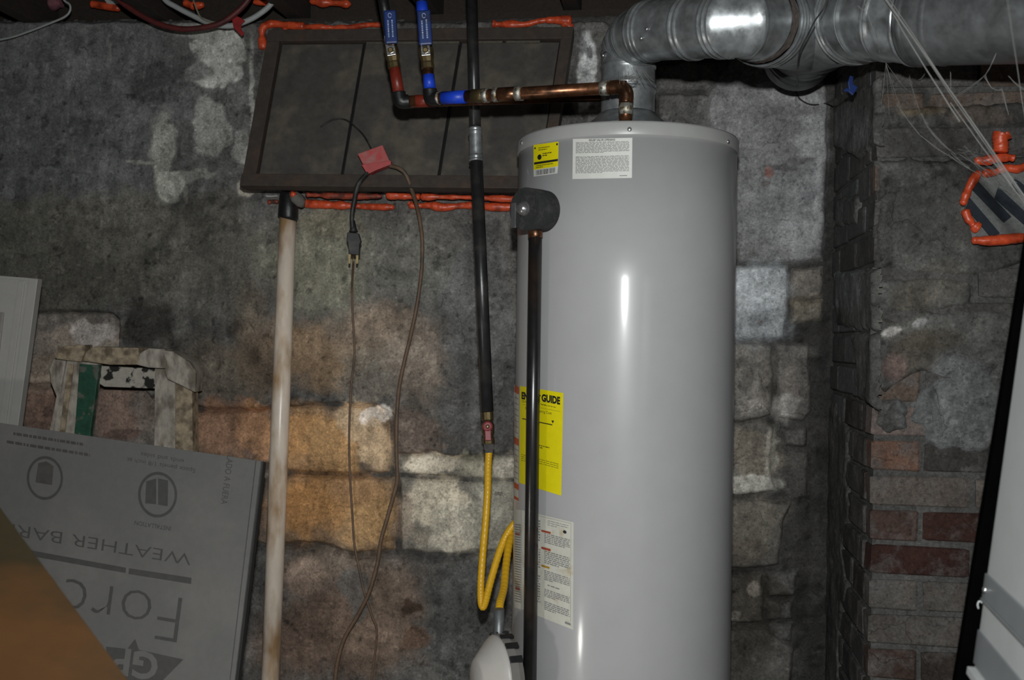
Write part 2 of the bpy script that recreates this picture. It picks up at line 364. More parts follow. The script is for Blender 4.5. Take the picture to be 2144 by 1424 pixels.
def piece(name, frame, poly_px, thick, root, paint, res=0.008, edge=0.018, rough=0.010, relief=0.004, seed=1, uvpoly=None, mat=None):
    """an irregular masonry piece that stands proud of its wall: height field inside a ragged outline"""
    poly = uvpoly or [frame.uv(*p) for p in poly_px]
    us = [p[0] for p in poly]; vs2 = [p[1] for p in poly]
    m = 0.02
    nu = int((max(us) - min(us) + 2 * m) / res) + 2; nv = int((max(vs2) - min(vs2) + 2 * m) / res) + 2
    U, V = np.meshgrid(np.linspace(min(us) - m, max(us) + m, nu), np.linspace(min(vs2) - m, max(vs2) + m, nv))
    d = poly_sd(U, V, poly) + (fbm(U * 28, V * 28, seed, 4) - 0.5) * 2 * rough
    h = thick * sstep(-0.3 * edge, edge, d) - 0.012 * (1 - sstep(-0.9 * edge, 0.0, d)) + (fbm(U * 22, V * 22, seed + 5, 5) - 0.5) * 2 * relief
    keep = d > -1.1 * edge
    PX, PY = frame.px(U, V)
    col = paint(PX, PY, U, V, seed)
    idx = -np.ones(U.shape, int)
    q = keep[:-1, :-1] & keep[1:, :-1] & keep[:-1, 1:] & keep[1:, 1:]
    used = np.zeros(U.shape, bool)
    used[:-1, :-1] |= q; used[1:, :-1] |= q; used[:-1, 1:] |= q; used[1:, 1:] |= q
    idx[used] = np.arange(used.sum())
    co = np.stack([frame.o.x + frame.u.x * U + frame.n.x * h, frame.o.y + frame.u.y * U + frame.n.y * h, V], -1)[used]
    jj, ii = np.nonzero(q)
    F = np.stack([idx[jj, ii], idx[jj, ii + 1], idx[jj + 1, ii + 1], idx[jj + 1, ii]], -1)
    me = bpy.data.meshes.new(name)
    me.vertices.add(len(co)); me.vertices.foreach_set('co', co.astype(np.float32).ravel())
    me.loops.add(F.size); me.loops.foreach_set('vertex_index', F.astype(np.int32).ravel())
    me.polygons.add(len(F)); me.polygons.foreach_set('loop_start', np.arange(0, F.size, 4, dtype=np.int32))
    me.update(calc_edges=True)
    me.polygons.foreach_set('use_smooth', np.ones(len(F), bool))
    set_tint(me, col[used]); me.materials.append(mat or M_WALL)
    o = link(bpy.data.objects.new(name, me))
    return part(o, root)

# ------------------------------------------------------------------ colours of the old wall (albedo; places of stains as they lie on it, with some corner shade painted in)
GAIN = 2.42
def A(r, g, b):
    m = (r + g + b) / 3; k = 0.22
    return np.array(lin((r + (m - r) * k, g + (m - g) * k, b + (m - b) * k))) * GAIN
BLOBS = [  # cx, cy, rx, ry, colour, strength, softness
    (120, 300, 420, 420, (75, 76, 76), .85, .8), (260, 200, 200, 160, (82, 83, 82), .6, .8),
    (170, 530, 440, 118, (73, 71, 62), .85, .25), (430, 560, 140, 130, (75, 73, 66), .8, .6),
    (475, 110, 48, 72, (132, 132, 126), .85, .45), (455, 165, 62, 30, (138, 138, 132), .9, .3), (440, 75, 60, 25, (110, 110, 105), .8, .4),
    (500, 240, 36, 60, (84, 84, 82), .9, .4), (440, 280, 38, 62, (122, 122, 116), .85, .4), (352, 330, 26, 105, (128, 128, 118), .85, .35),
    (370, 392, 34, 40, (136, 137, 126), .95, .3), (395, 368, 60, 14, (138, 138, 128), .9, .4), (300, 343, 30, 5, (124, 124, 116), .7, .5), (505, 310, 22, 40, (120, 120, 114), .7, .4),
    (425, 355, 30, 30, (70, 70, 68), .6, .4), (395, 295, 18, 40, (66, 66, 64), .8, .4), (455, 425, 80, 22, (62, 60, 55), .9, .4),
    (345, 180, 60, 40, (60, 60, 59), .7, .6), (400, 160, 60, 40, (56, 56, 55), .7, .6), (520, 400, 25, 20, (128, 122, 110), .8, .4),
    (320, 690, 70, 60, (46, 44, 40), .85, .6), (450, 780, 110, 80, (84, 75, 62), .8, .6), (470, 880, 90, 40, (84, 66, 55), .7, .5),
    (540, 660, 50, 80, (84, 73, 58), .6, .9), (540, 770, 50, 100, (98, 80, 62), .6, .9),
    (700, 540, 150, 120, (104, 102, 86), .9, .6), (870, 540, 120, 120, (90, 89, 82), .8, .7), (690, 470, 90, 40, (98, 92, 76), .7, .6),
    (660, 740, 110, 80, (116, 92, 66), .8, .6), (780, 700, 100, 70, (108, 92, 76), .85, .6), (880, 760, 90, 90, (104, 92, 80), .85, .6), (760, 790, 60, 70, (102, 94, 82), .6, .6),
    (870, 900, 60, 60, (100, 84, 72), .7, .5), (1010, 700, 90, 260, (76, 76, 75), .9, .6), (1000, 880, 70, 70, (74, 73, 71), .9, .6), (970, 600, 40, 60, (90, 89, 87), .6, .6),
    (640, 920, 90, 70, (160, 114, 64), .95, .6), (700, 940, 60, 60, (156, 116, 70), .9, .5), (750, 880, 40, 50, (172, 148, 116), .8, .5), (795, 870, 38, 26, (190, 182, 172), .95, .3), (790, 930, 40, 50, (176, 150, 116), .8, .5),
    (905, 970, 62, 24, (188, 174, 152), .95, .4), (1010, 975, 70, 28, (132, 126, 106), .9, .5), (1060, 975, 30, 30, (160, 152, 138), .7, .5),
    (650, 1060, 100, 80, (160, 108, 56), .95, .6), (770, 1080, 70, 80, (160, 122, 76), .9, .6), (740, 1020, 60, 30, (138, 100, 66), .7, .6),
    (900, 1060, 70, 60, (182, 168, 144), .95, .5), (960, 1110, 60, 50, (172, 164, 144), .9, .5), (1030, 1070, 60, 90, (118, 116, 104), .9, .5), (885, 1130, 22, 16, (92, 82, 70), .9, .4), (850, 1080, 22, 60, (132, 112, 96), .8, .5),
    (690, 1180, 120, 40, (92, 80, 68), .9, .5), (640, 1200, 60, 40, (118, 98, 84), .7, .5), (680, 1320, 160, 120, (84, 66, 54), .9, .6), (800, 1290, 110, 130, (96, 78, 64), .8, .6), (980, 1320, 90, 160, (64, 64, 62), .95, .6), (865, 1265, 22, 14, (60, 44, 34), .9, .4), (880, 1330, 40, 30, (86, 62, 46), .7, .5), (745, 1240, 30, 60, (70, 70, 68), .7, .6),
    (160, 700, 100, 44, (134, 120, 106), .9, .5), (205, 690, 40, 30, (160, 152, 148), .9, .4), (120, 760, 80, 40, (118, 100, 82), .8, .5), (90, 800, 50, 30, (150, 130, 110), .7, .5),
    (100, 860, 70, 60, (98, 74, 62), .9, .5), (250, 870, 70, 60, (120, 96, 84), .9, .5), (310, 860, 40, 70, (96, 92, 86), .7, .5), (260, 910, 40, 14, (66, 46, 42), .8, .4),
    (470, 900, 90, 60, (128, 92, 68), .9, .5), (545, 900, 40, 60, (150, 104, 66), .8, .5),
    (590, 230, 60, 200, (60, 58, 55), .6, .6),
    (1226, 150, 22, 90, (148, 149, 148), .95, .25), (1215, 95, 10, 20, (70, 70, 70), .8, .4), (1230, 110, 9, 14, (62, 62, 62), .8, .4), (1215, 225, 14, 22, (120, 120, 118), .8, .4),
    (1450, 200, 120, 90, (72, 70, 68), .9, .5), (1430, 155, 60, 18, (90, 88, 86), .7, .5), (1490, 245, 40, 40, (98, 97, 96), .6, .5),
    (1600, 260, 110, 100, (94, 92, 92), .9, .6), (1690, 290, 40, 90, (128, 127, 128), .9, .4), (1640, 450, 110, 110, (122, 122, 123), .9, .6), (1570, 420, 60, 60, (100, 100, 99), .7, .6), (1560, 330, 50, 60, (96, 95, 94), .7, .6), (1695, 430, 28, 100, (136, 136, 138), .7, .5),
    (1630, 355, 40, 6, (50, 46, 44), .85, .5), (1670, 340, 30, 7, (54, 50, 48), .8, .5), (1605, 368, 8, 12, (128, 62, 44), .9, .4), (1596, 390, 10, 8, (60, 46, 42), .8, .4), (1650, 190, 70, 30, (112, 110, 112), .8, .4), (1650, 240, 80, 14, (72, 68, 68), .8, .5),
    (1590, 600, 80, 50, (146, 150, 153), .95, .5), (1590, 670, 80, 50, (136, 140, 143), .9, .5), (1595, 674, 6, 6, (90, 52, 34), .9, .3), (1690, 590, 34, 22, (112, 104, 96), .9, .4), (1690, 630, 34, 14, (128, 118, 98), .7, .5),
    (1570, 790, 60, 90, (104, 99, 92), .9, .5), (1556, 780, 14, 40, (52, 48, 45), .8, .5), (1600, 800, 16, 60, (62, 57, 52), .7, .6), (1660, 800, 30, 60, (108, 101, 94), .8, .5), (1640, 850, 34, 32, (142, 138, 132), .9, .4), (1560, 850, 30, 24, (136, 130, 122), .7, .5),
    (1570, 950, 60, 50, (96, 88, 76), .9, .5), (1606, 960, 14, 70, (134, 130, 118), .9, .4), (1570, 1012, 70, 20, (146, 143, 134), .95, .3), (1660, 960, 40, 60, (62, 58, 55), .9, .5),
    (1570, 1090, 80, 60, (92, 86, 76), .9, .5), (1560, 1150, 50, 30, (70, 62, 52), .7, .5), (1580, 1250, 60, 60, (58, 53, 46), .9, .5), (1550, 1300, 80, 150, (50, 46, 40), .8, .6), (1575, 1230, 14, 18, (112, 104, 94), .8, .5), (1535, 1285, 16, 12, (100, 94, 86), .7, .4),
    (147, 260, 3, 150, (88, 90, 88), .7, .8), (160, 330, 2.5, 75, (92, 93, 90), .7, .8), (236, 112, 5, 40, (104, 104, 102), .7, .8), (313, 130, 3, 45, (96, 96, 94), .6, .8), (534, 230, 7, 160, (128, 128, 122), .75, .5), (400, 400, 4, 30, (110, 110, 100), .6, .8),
    (1700, 1000, 50, 600, (58, 56, 54), .7, .6), (1740, 600, 22, 500, (52, 50, 49), .8, .6), (1690, 730, 20, 12, (120, 116, 110), .4, .5),  # dark corner by the chimney: soot, with the corner's shading painted in too
]
def wear(U, V, k=1.0):
    """flaked, streaked and speckled surface: patches with crisp ragged edges"""
    wu = U + (fbm(U * 20, V * 20, 71, 3) - .5) * .03; wv = V + (fbm(U * 20 + 5, V * 20, 72, 3) - .5) * .03
    t = 0.92 + 0.30 * (fbm(U * 11, V * 11, 41, 6) - .5)
    t = t + .15 * sstep(.545, .565, fbm(wu * 5, wv * 5, 61, 6)) - .16 * sstep(.56, .585, fbm(wu * 7 + 3, wv * 7, 67, 6))
    t = t + .24 * sstep(.64, .66, fbm(wu * 13, wv * 13, 81, 6)) - .22 * sstep(.63, .655, fbm(wu * 16 + 8, wv * 16, 83, 6))
    t = t + .10 * sstep(.62, .70, fbm(U * 45, V * 3, 85, 3)) - .08 * sstep(.60, .68, fbm(U * 38 + 4, V * 3, 86, 3))
    t = t - .38 * sstep(.735, .76, fbm(U * 48, V * 48, 89, 3)) + .38 * sstep(.73, .755, fbm(U * 55 + 2, V * 55, 91, 3))
    t = t + .30 * (fbm(U * 70, V * 70, 93, 2) - .5)
    return np.clip(1 + (t - 1) * k, .3, 1.7)
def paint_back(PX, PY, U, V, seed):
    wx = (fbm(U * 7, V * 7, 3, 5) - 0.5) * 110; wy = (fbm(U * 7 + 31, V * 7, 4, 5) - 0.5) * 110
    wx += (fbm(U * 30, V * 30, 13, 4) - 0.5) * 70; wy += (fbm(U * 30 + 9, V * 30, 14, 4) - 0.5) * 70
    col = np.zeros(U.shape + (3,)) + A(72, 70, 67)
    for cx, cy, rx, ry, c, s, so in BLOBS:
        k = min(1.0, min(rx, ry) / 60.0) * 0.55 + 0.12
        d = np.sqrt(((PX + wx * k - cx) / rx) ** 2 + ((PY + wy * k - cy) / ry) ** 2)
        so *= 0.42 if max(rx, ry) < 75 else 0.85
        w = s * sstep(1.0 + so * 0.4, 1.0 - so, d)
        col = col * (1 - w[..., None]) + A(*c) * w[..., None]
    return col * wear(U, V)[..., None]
def paint_mortar(PX, PY, U, V, seed):
    return paint_back(PX, PY, U, V, seed) * 0.5

# ================================================================== THE SETTING
# floor and ceiling
v = [(-3.2, -1.2, 0), (3.2, -1.2, 0), (3.2, 3.6, 0), (-3.2, 3.6, 0)]
tag(slab('floor', v, (0, 0, -0.1), M_CONC), 'dark concrete basement floor', 'floor', kind='structure')
v = [(-3.2, -1.2, 2.32), (3.2, -1.2, 2.32), (3.2, 3.6, 2.32), (-3.2, 3.6, 2.32)]
tag(slab('ceiling', v, (0, 0, 0.05), M_WOOD), 'dark wooden subfloor above the basement', 'ceiling', kind='structure')

# back wall: a mortar core, plaster coats and single stones
wall = empty('wall_back', (0.3, 2.92, 0), 'old basement wall of stone blocks under worn grey plaster', 'wall', kind='structure')
core = piece('mortar_core', BACK, None, 0.0, wall, paint_mortar, res=0.012, edge=0.01, rough=0.0, relief=0.005, seed=9,
             uvpoly=[(-2.2, 0.0), (1.05, 0.0), (1.05, 2.03), (-2.2, 2.03)])
core.data.materials[0] = M_WALL
slab('core_block', [BACK.pt(-2.2, 0, -0.02), BACK.pt(1.05, 0, -0.02), BACK.pt(1.05, 2.03, -0.02), BACK.pt(-2.2, 2.03, -0.02)], -NH * 0.25, M_CONC, wall)
TOPZ = 2.03
def clip_top(o): return o
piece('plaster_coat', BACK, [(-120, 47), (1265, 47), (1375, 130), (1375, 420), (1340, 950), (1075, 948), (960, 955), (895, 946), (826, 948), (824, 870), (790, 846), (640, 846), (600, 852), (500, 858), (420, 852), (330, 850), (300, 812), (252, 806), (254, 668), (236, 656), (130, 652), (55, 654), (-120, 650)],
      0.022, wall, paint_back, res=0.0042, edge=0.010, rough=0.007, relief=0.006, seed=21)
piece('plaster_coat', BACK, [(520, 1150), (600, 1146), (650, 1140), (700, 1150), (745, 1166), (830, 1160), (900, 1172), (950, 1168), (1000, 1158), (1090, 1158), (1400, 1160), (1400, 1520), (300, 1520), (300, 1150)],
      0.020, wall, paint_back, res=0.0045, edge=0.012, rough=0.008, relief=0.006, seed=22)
STONES = [
    [(40, 656), (150, 654), (236, 659), (247, 672), (249, 728), (250, 802), (150, 806), (20, 800)],
    [(-100, 654), (30, 658), (12, 800), (-100, 795)],
    [(20, 808), (112, 812), (110, 940), (5, 930)], [(118, 812), (330, 816), (334, 950), (120, 945)], [(-100, 805), (14, 808), (2, 935), (-100, 930)],
    [(340, 858), (480, 862), (585, 858), (584, 975), (400, 960), (342, 950)],
    [(592, 852), (700, 850), (790, 851), (815, 876), (818, 988), (700, 990), (592, 984)],
    [(828, 952), (900, 950), (985, 958), (1072, 954), (1160, 956), (1160, 1002), (1050, 1004), (900, 994), (829, 992)],
    [(400, 970), (582, 984), (580, 1140), (400, 1130)],
    [(590, 994), (720, 998), (828, 998), (832, 1080), (830, 1150), (740, 1156), (700, 1142), (640, 1132), (590, 1138)],
    [(838, 1000), (900, 1002), (1000, 1008), (1160, 1012), (1160, 1150), (990, 1152), (930, 1160), (842, 1150)],
    [(1376, 140), (1450, 132), (1528, 128), (1530, 188), (1376, 192)], [(1376, 198), (1528, 196), (1528, 300), (1376, 300)],
    [(1534, 120), (1700, 125), (1732, 190), (1732, 300), (1728, 420), (1724, 548), (1640, 553), (1534, 550), (1480, 540), (1480, 200)],
    [(1400, 558), (1648, 558), (1648, 660), (1640, 704), (1600, 712), (1400, 708)],
    [(1656, 562), (1722, 558), (1722, 600), (1715, 622), (1658, 625)], [(1656, 630), (1722, 628), (1722, 672), (1656, 676)],
    [(1400, 718), (1560, 716), (1618, 722), (1616, 870), (1560, 882), (1400, 884)],
    [(1624, 720), (1692, 722), (1698, 860), (1680, 884), (1626, 872)],
    [(1400, 890), (1560, 884), (1590, 876), (1622, 892), (1612, 980), (1628, 1028), (1560, 1036), (1400, 1036)],
    [(1636, 896), (1690, 890), (1688, 936), (1640, 934)], [(1622, 944), (1688, 944), (1690, 1040), (1650, 1048), (1632, 1026), (1618, 980)],
    [(1400, 1042), (1560, 1040), (1655, 1052), (1640, 1090), (1628, 1180), (1560, 1190), (1400, 1192)],
    [(1606, 1198), (1668, 1194), (1664, 1244), (1606, 1248)], [(1604, 1254), (1662, 1252), (1660, 1296), (1606, 1298)], [(1608, 1304), (1660, 1302), (1658, 1342), (1616, 1346)],
    [(1400, 1198), (1596, 1198), (1598, 1300), (1400, 1310)], [(1400, 1318), (1600, 1308), (1660, 1354), (1655, 1460), (1400, 1460)],
]
STONE_TONE = [(134, 122, 110), (120, 108, 96), (104, 82, 70), (112, 92, 80), (100, 84, 72), (126, 94, 72), (158, 118, 74), (150, 142, 122), (126, 98, 72), (152, 112, 66), (150, 142, 124), (82, 80, 78), (74, 72, 70), (120, 120, 121),
              (143, 147, 150), (112, 104, 95), (120, 110, 92), (106, 101, 94), (104, 98, 92), (100, 93, 82), (60, 57, 54), (66, 62, 58), (92, 86, 77), (58, 56, 53), (54, 52, 50), (56, 54, 51), (60, 55, 48), (54, 50, 44)]
def stone_paint(tone):
    def f(PX, PY, U, V, seed): return paint_back(PX, PY, U, V, seed) * 0.68 + A(*tone) * 0.32 * wear(U + seed, V)[..., None]
    return f
for i, s in enumerate(STONES):
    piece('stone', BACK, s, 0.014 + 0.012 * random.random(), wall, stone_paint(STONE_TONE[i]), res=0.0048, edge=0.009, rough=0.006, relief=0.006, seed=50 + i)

# chimney of brick standing out of the back wall
def solve_far(px):
    u, _ = BACK.uv(px, 712); return u
uF = solve_far(1742)
SD = Vector((math.sin(TH), math.cos(TH), 0))       # away along the chimney's side
Fc = BACK.pt(uF, 0)
t = 0.3
while True:
    Nc = Fc - SD * t
    if (Nc.x - 0) / Nc.y * F_PX + W_PX / 2 > 1828 or t > 0.8: break
    t += 0.005
CDEP = t
FRONT = Frame(Nc, UH, NH)                           # its front face
SIDE = Frame(Nc, SD, -UH)                           # its left face, u runs away from the viewer
CHW = 0.62
chim = empty('wall_chimney', Nc, 'brick chimney breast with patchy grey plaster over its upper courses', 'chimney', kind='structure')
def paint_ch(PX, PY, U, V, seed):
    wx = (fbm(U * 9, V * 9, 5, 5) - 0.5) * 110; wy = (fbm(U * 9 + 7, V * 9, 6, 5) - 0.5) * 110
    col = np.zeros(U.shape + (3,)) + A(66, 65, 63)
    for cx, cy, rx, ry, c, s, so in [
        (1960, 600, 200, 180, (72, 71, 68), .8, .6), (1900, 620, 40, 50, (66, 62, 54), .9, .4), (1960, 590, 60, 50, (74, 70, 62), .8, .5), (2050, 470, 60, 60, (60, 58, 54), .7, .5),
        (1985, 850, 110, 110, (84, 86, 86), .95, .3), (1920, 750, 60, 60, (58, 53, 46), .9, .4), (1960, 720, 60, 26, (60, 55, 46), .8, .4), (1870, 690, 22, 12, (140, 136, 130), .9, .3), (1925, 680, 18, 14, (108, 108, 106), .9, .3),
        (1870, 660, 30, 14, (46, 42, 36), .8, .4), (1930, 230, 60, 20, (96, 82, 62), .8, .5), (1880, 320, 20, 24, (92, 68, 54), .7, .5), (2050, 240, 80, 30, (74, 64, 56), .8, .5), (1780, 440, 40, 30, (78, 78, 76), .7, .4),
        (1770, 600, 40, 60, (84, 86, 86), .8, .5), (1790, 270, 50, 60, (96, 96, 96), .8, .5), (1880, 770, 30, 30, (98, 78, 72), .7, .4), (1930, 915, 12, 14, (112, 96, 56), .7, .4)]:
        d = np.sqrt(((PX + wx * .4 - cx) / rx) ** 2 + ((PY + wy * .4 - cy) / ry) ** 2)
        w = s * sstep(1 + so * .4, 1 - so, d)
        col = col * (1 - w[..., None]) + A(*c) * w[..., None]
    return col * wear(U, V)[..., None] * 0.76
# mortar core
cz = 2.03
core = slab('mortar_core', [Nc + UH * 0.005 - NH * 0.005, Nc + UH * CHW - NH * 0.005, Nc + UH * CHW + SD * CDEP, Nc + UH * 0.005 + SD * CDEP], (0, 0, cz), M_WALL, chim)
set_tint(core.data, A(88, 88, 85) * 0.42)
# brick meshes: a few worn variants, unit size, shared
def brick_mesh(k):
    bm = bmesh.new(); bmesh.ops.create_cube(bm, size=1.0)
    rs = random.Random(k)
    for vt in bm.verts: vt.co += Vector((rs.uniform(-.018, .018), rs.uniform(-.03, .03), rs.uniform(-.04, .04)))
    bmesh.ops.bevel(bm, geom=list(bm.edges), offset=0.05, segments=1, affect='EDGES')
    me = bpy.data.meshes.new('brick'); bm.to_mesh(me); bm.free(); me.materials.append(M_BRICK); return me
BRM = [brick_mesh(k) for k in range(7)]
def put_brick(frame, u0, u1, z0, z1, color, proud=0.0):
    o = bpy.data.objects.new('brick', random.choice(BRM)); COL.objects.link(o)
    c = frame.pt((u0 + u1) / 2, (z0 + z1) / 2, proud - 0.028 + random.uniform(-.002, .002))
    U, N_ = frame.u, frame.n
    R = Matrix(((U.x, -N_.x, 0), (U.y, -N_.y, 0), (0, 0, 1))).to_4x4()
    o.matrix_world = Matrix.Translation(c) @ R @ Matrix.Diagonal((u1 - u0, 0.06, z1 - z0, 1))
    o.color = (*color, 1)
    mw = o.matrix_world.copy(); o.parent = chim; o.matrix_parent_inverse = Matrix.Translation(-Nc); o.matrix_basis = mw
    return o
CH = 0.0765
def brick_col(frame, u, z):
    x, y = frame.px(np.array(u), np.array(z)); x = float(x); y = float(y)
    r = random.random()
    g = A(66, 64, 62) * random.uniform(.75, 1.15)
    if frame is FRONT:
        if y > 1330: c = random.choice([A(62, 52, 46), A(70, 52, 44)])
        elif y > 1205: c = random.choice([A(86, 80, 74), A(72, 62, 52), A(96, 90, 84)])
        elif y > 1140: c = A(62, 36, 30)
        elif y > 1075: c = A(66, 40, 32) if x > 1900 else A(86, 64, 56)
        elif y > 1005: c = A(98, 88, 80)
        elif y > 935: c = A(110, 78, 62) if x < 1915 else A(56, 52, 49)
        elif y > 860: c = A(98, 84, 78)
        else: c = random.choice([A(72, 70, 68), A(84, 70, 60), A(68, 66, 64)])
    else:
        c = random.choice([A(58, 56, 54), A(66, 64, 62), A(52, 46, 42), A(60, 58, 58)]) if y > 860 else random.choice([A(70, 70, 69), A(62, 60, 58), A(78, 80, 80)])
    return tuple(np.clip(c * random.uniform(.85, 1.12) * (0.44 if y > 1000 else 0.6), 0, .9))  # low courses darker, the flash's falloff put into their albedo
ncourse = int(cz / CH)
for k in range(3, ncourse + 1):
    z0 = k * CH + 0.004; z1 = min(z0 + CH - 0.013, cz)
    if z1 - z0 < 0.02: continue
    odd = k % 2
    # front: stretchers, or a header at the corner
    u = 0.0; first = True
    while u < CHW - 0.02:
        L_ = 0.10 if (first and odd) else 0.208
        u1 = min(u + L_, CHW)
        put_brick(FRONT, u, u1, z0, z1, brick_col(FRONT, (u + u1) / 2, (z0 + z1) / 2), 0.0)
        u = u1 + 0.013; first = False
    u = 0.062; first = True
    while u < CDEP - 0.02:
        L_ = (0.145 if odd else 0.042) if first else 0.208
        u1 = min(u + L_, CDEP)
        put_brick(SIDE, u, u1, z0, z1, brick_col(SIDE, (u + u1) / 2, (z0 + z1) / 2), 0.0)
        u = u1 + 0.013; first = False
# plaster left on it
for i, (fr, poly) in enumerate([
    (FRONT, [(1838, 340), (2180, 330), (2180, 545), (2050, 575), (1960, 572), (1838, 560)]),
    (FRONT, [(1836, 585), (1930, 580), (2030, 588), (2034, 640), (1960, 652), (1836, 655)]),
    (FRONT, [(1836, 668), (1880, 672), (1930, 655), (2080, 652), (2180, 640), (2180, 920), (2050, 945), (1990, 940), (1945, 925), (1935, 895), (1908, 880), (1912, 835), (1960, 800), (1990, 790), (1930, 770), (1850, 830), (1834, 800)]),
    (FRONT, [(1840, 225), (2180, 215), (2180, 268), (1840, 262)]),
    (FRONT, [(1838, 850), (1880, 836), (1900, 862), (1902, 900), (1860, 900), (1832, 890)]),
    (SIDE, [(1700, 840), (1752, 850), (1778, 905), (1772, 1000), (1782, 1060), (1764, 1150), (1776, 1230), (1756, 1330), (1762, 1480), (1640, 1480), (1668, 1100)]),
    (SIDE, [(1752, 200), (1838, 170), (1838, 300), (1800, 330), (1752, 310)]),
    (SIDE, [(1752, 568), (1834, 566), (1834, 690), (1800, 690), (1758, 680)]),
    (SIDE, [(1758, 415), (1800, 410), (1798, 470), (1756, 475)]),
    (SIDE, [(1790, 700), (1832, 705), (1832, 850), (1806, 830)]),
]):
    piece('plaster_patch', fr, poly, 0.006 if i == 5 else 0.009, chim, paint_ch, res=0.0045, edge=0.008, rough=0.022 if i == 5 else 0.010, relief=0.004, seed=90 + i)

# joists above the wall and the sill they rest on
for i, u in enumerate((-1.81, -1.40, -0.99, -0.58, -0.17, 0.24, 0.65)):
    a = BACK.pt(u, 2.06, -0.1)
    o = slab('ceiling_joist', [a, a + UH * 0.045, a + UH * 0.045 + Vector((0, 0, 0.26)), a + Vector((0, 0, 0.26))], NH * 1.3, M_WOOD, None, 0.003)
    tag(o, 'dark rough-sawn ceiling joist resting on the back wall', 'joist', 'ceiling joists', 'structure')
o = slab('trim_1', [BACK.pt(-2.2, 2.025, -0.02), BACK.pt(1.05, 2.025, -0.02), BACK.pt(1.05, 2.06, -0.02), BACK.pt(-2.2, 2.06, -0.02)], -NH * 0.18, M_WOOD)
tag(o, 'dark wooden sill plate along the top of the back wall', 'sill', kind='structure')
o = slab('trim_2', [BACK.pt(-2.2, 2.06, -0.1), BACK.pt(1.05, 2.06, -0.1), BACK.pt(1.05, 2.32, -0.1), BACK.pt(-2.2, 2.32, -0.1)], -NH * 0.05, M_WOOD)
tag(o, 'dark rim board behind the ceiling joists', 'rim board', kind='structure')

# ------------------------------------------------------------------ the old steel hopper window, tilted in at the bottom
WTL, WTR = BACK.at(566, 68, 0.045), BACK.at(1202, 62, 0.045)
WBL, WBR = P(508, 394, WTL.y - 0.11), P(1150, 401, WTR.y - 0.11)
def Q(s, t, h=0.0):
    p = (WTL * (1 - s) + WTR * s) * (1 - t) + (WBL * (1 - s) + WBR * s) * t
    return p + WNN * h
WNN = Vector((0, 0, 0))
WNN = (WTR - WTL).cross(WBL - WTL).normalized()
if WNN.y > 0: WNN = -WNN
win = empty('window_1', (WBL + WBR) / 2, 'grimy dark steel basement window tilted inward at its bottom edge', 'window', kind='structure')
def qbar(name, s0, s1, t0, t1, h0, h1, mat, n=1):
    return slab(name, [Q(s0, t0, h1), Q(s1, t0, h1), Q(s1, t1, h1), Q(s0, t1, h1)], WNN * (h0 - h1), mat, win, 0.002)
qbar('frame_rail', 0, 1, 0, 0.075, -0.012, 0.016, M_STEELW)
qbar('frame_rail', -0.002, 1, 0.925, 1.0, -0.012, 0.02, M_STEELW)
qbar('frame_stile', 0, 0.045, 0.075, 0.925, -0.012, 0.016, M_STEELW)
qbar('frame_stile', 0.965, 1, 0.075, 0.925, -0.012, 0.016, M_STEELW)
ms = [0.045, 0.325, 0.345, 0.635, 0.655, 0.965]
for a, b_ in ((0.05, 0.322), (0.332, 0.638), (0.648, 0.96)):
    qbar('pane', a, b_, 0.085, 0.92, -0.006, 0.004, M_PANE)
for m_ in (0.327, 0.643):
    qbar('mullion', m_ - 0.004, m_ + 0.004, 0.078, 0.922, -0.012, 0.001, M_SOOT)
for a, b_ in ((0.335, 0.64), (0.68, 0.78), (0.79, 0.9)):
    qbar('dust_ledge', a, b_, 0.078, 0.092, -0.006, 0.010, pbr('ledge_dust', lin((88, 84, 74)), 0.95, var=0.4, scale=120, bump=0.3))
qbar('backing_board', 0.0, 1.0, 0.01, 0.99, -0.03, -0.0125, M_SOOT)

def foam(name, pxs, rad, root, frame=BACK, off=0.03, mat=None, n=10, seed=3, jit=0.35):
    """a bead of cured foam laid along the wall, swelling unevenly"""
    pts = smooth_path([frame.at(x, y, off) for x, y in pxs], n)
    L_ = len(pts); s0 = random.random() * 50
    prog = np.linspace(0, sum((pts[i + 1] - pts[i]).length for i in range(L_ - 1)) * 34, L_)
    nz = vnoise(prog + s0, prog * 0 + seed, seed); nz2 = vnoise(prog * 3 + s0, prog * 0 + seed, seed + 4)
    r = [rad * (0.75 + jit * 1.6 * (nz[i] - 0.35) + 0.25 * (nz2[i] - 0.5)) * (0.35 if i in (0, L_ - 1) else 0.75 if i in (1, L_ - 2) else 1) for i in range(L_)]
    return sweep(name, pts, r, mat or M_FOAM, root, seg=10, jit=0.06)
foam('foam_bead', [(552, 104), (549, 80), (551, 58), (570, 50), (600, 53), (640, 56)], 0.013, win, n=12)
foam('foam_bead', [(596, 56), (598, 66), (600, 70)], 0.008, win, n=4)
foam('foam_bead', [(630, 55), (680, 58), (730, 57), (775, 52), (812, 53)], 0.010, win, n=12, seed=5)
foam('foam_bead', [(1030, 50), (1060, 52), (1100, 51), (1130, 44), (1160, 42), (1198, 44)], 0.013, win, n=14, seed=8)
foam('foam_bead', [(1178, 46), (1190, 54), (1198, 60)], 0.016, win, n=6, seed=9)
foam('foam_bead', [(640, 408), (680, 409), (740, 411), (800, 411)], 0.009, win, off=0.075, mat=M_FOAMD, n=14, seed=10)
foam('foam_bead', [(808, 408), (850, 411), (880, 412)], 0.012, win, off=0.075, n=12, seed=11)
foam('foam_bead', [(880, 412), (960, 413), (1030, 415), (1085, 418)], 0.010, win, off=0.075, n=16, seed=12)
foam('foam_bead', [(636, 426), (690, 429), (740, 431), (780, 433), (826, 434)], 0.012, win, off=0.035, n=14, seed=13)
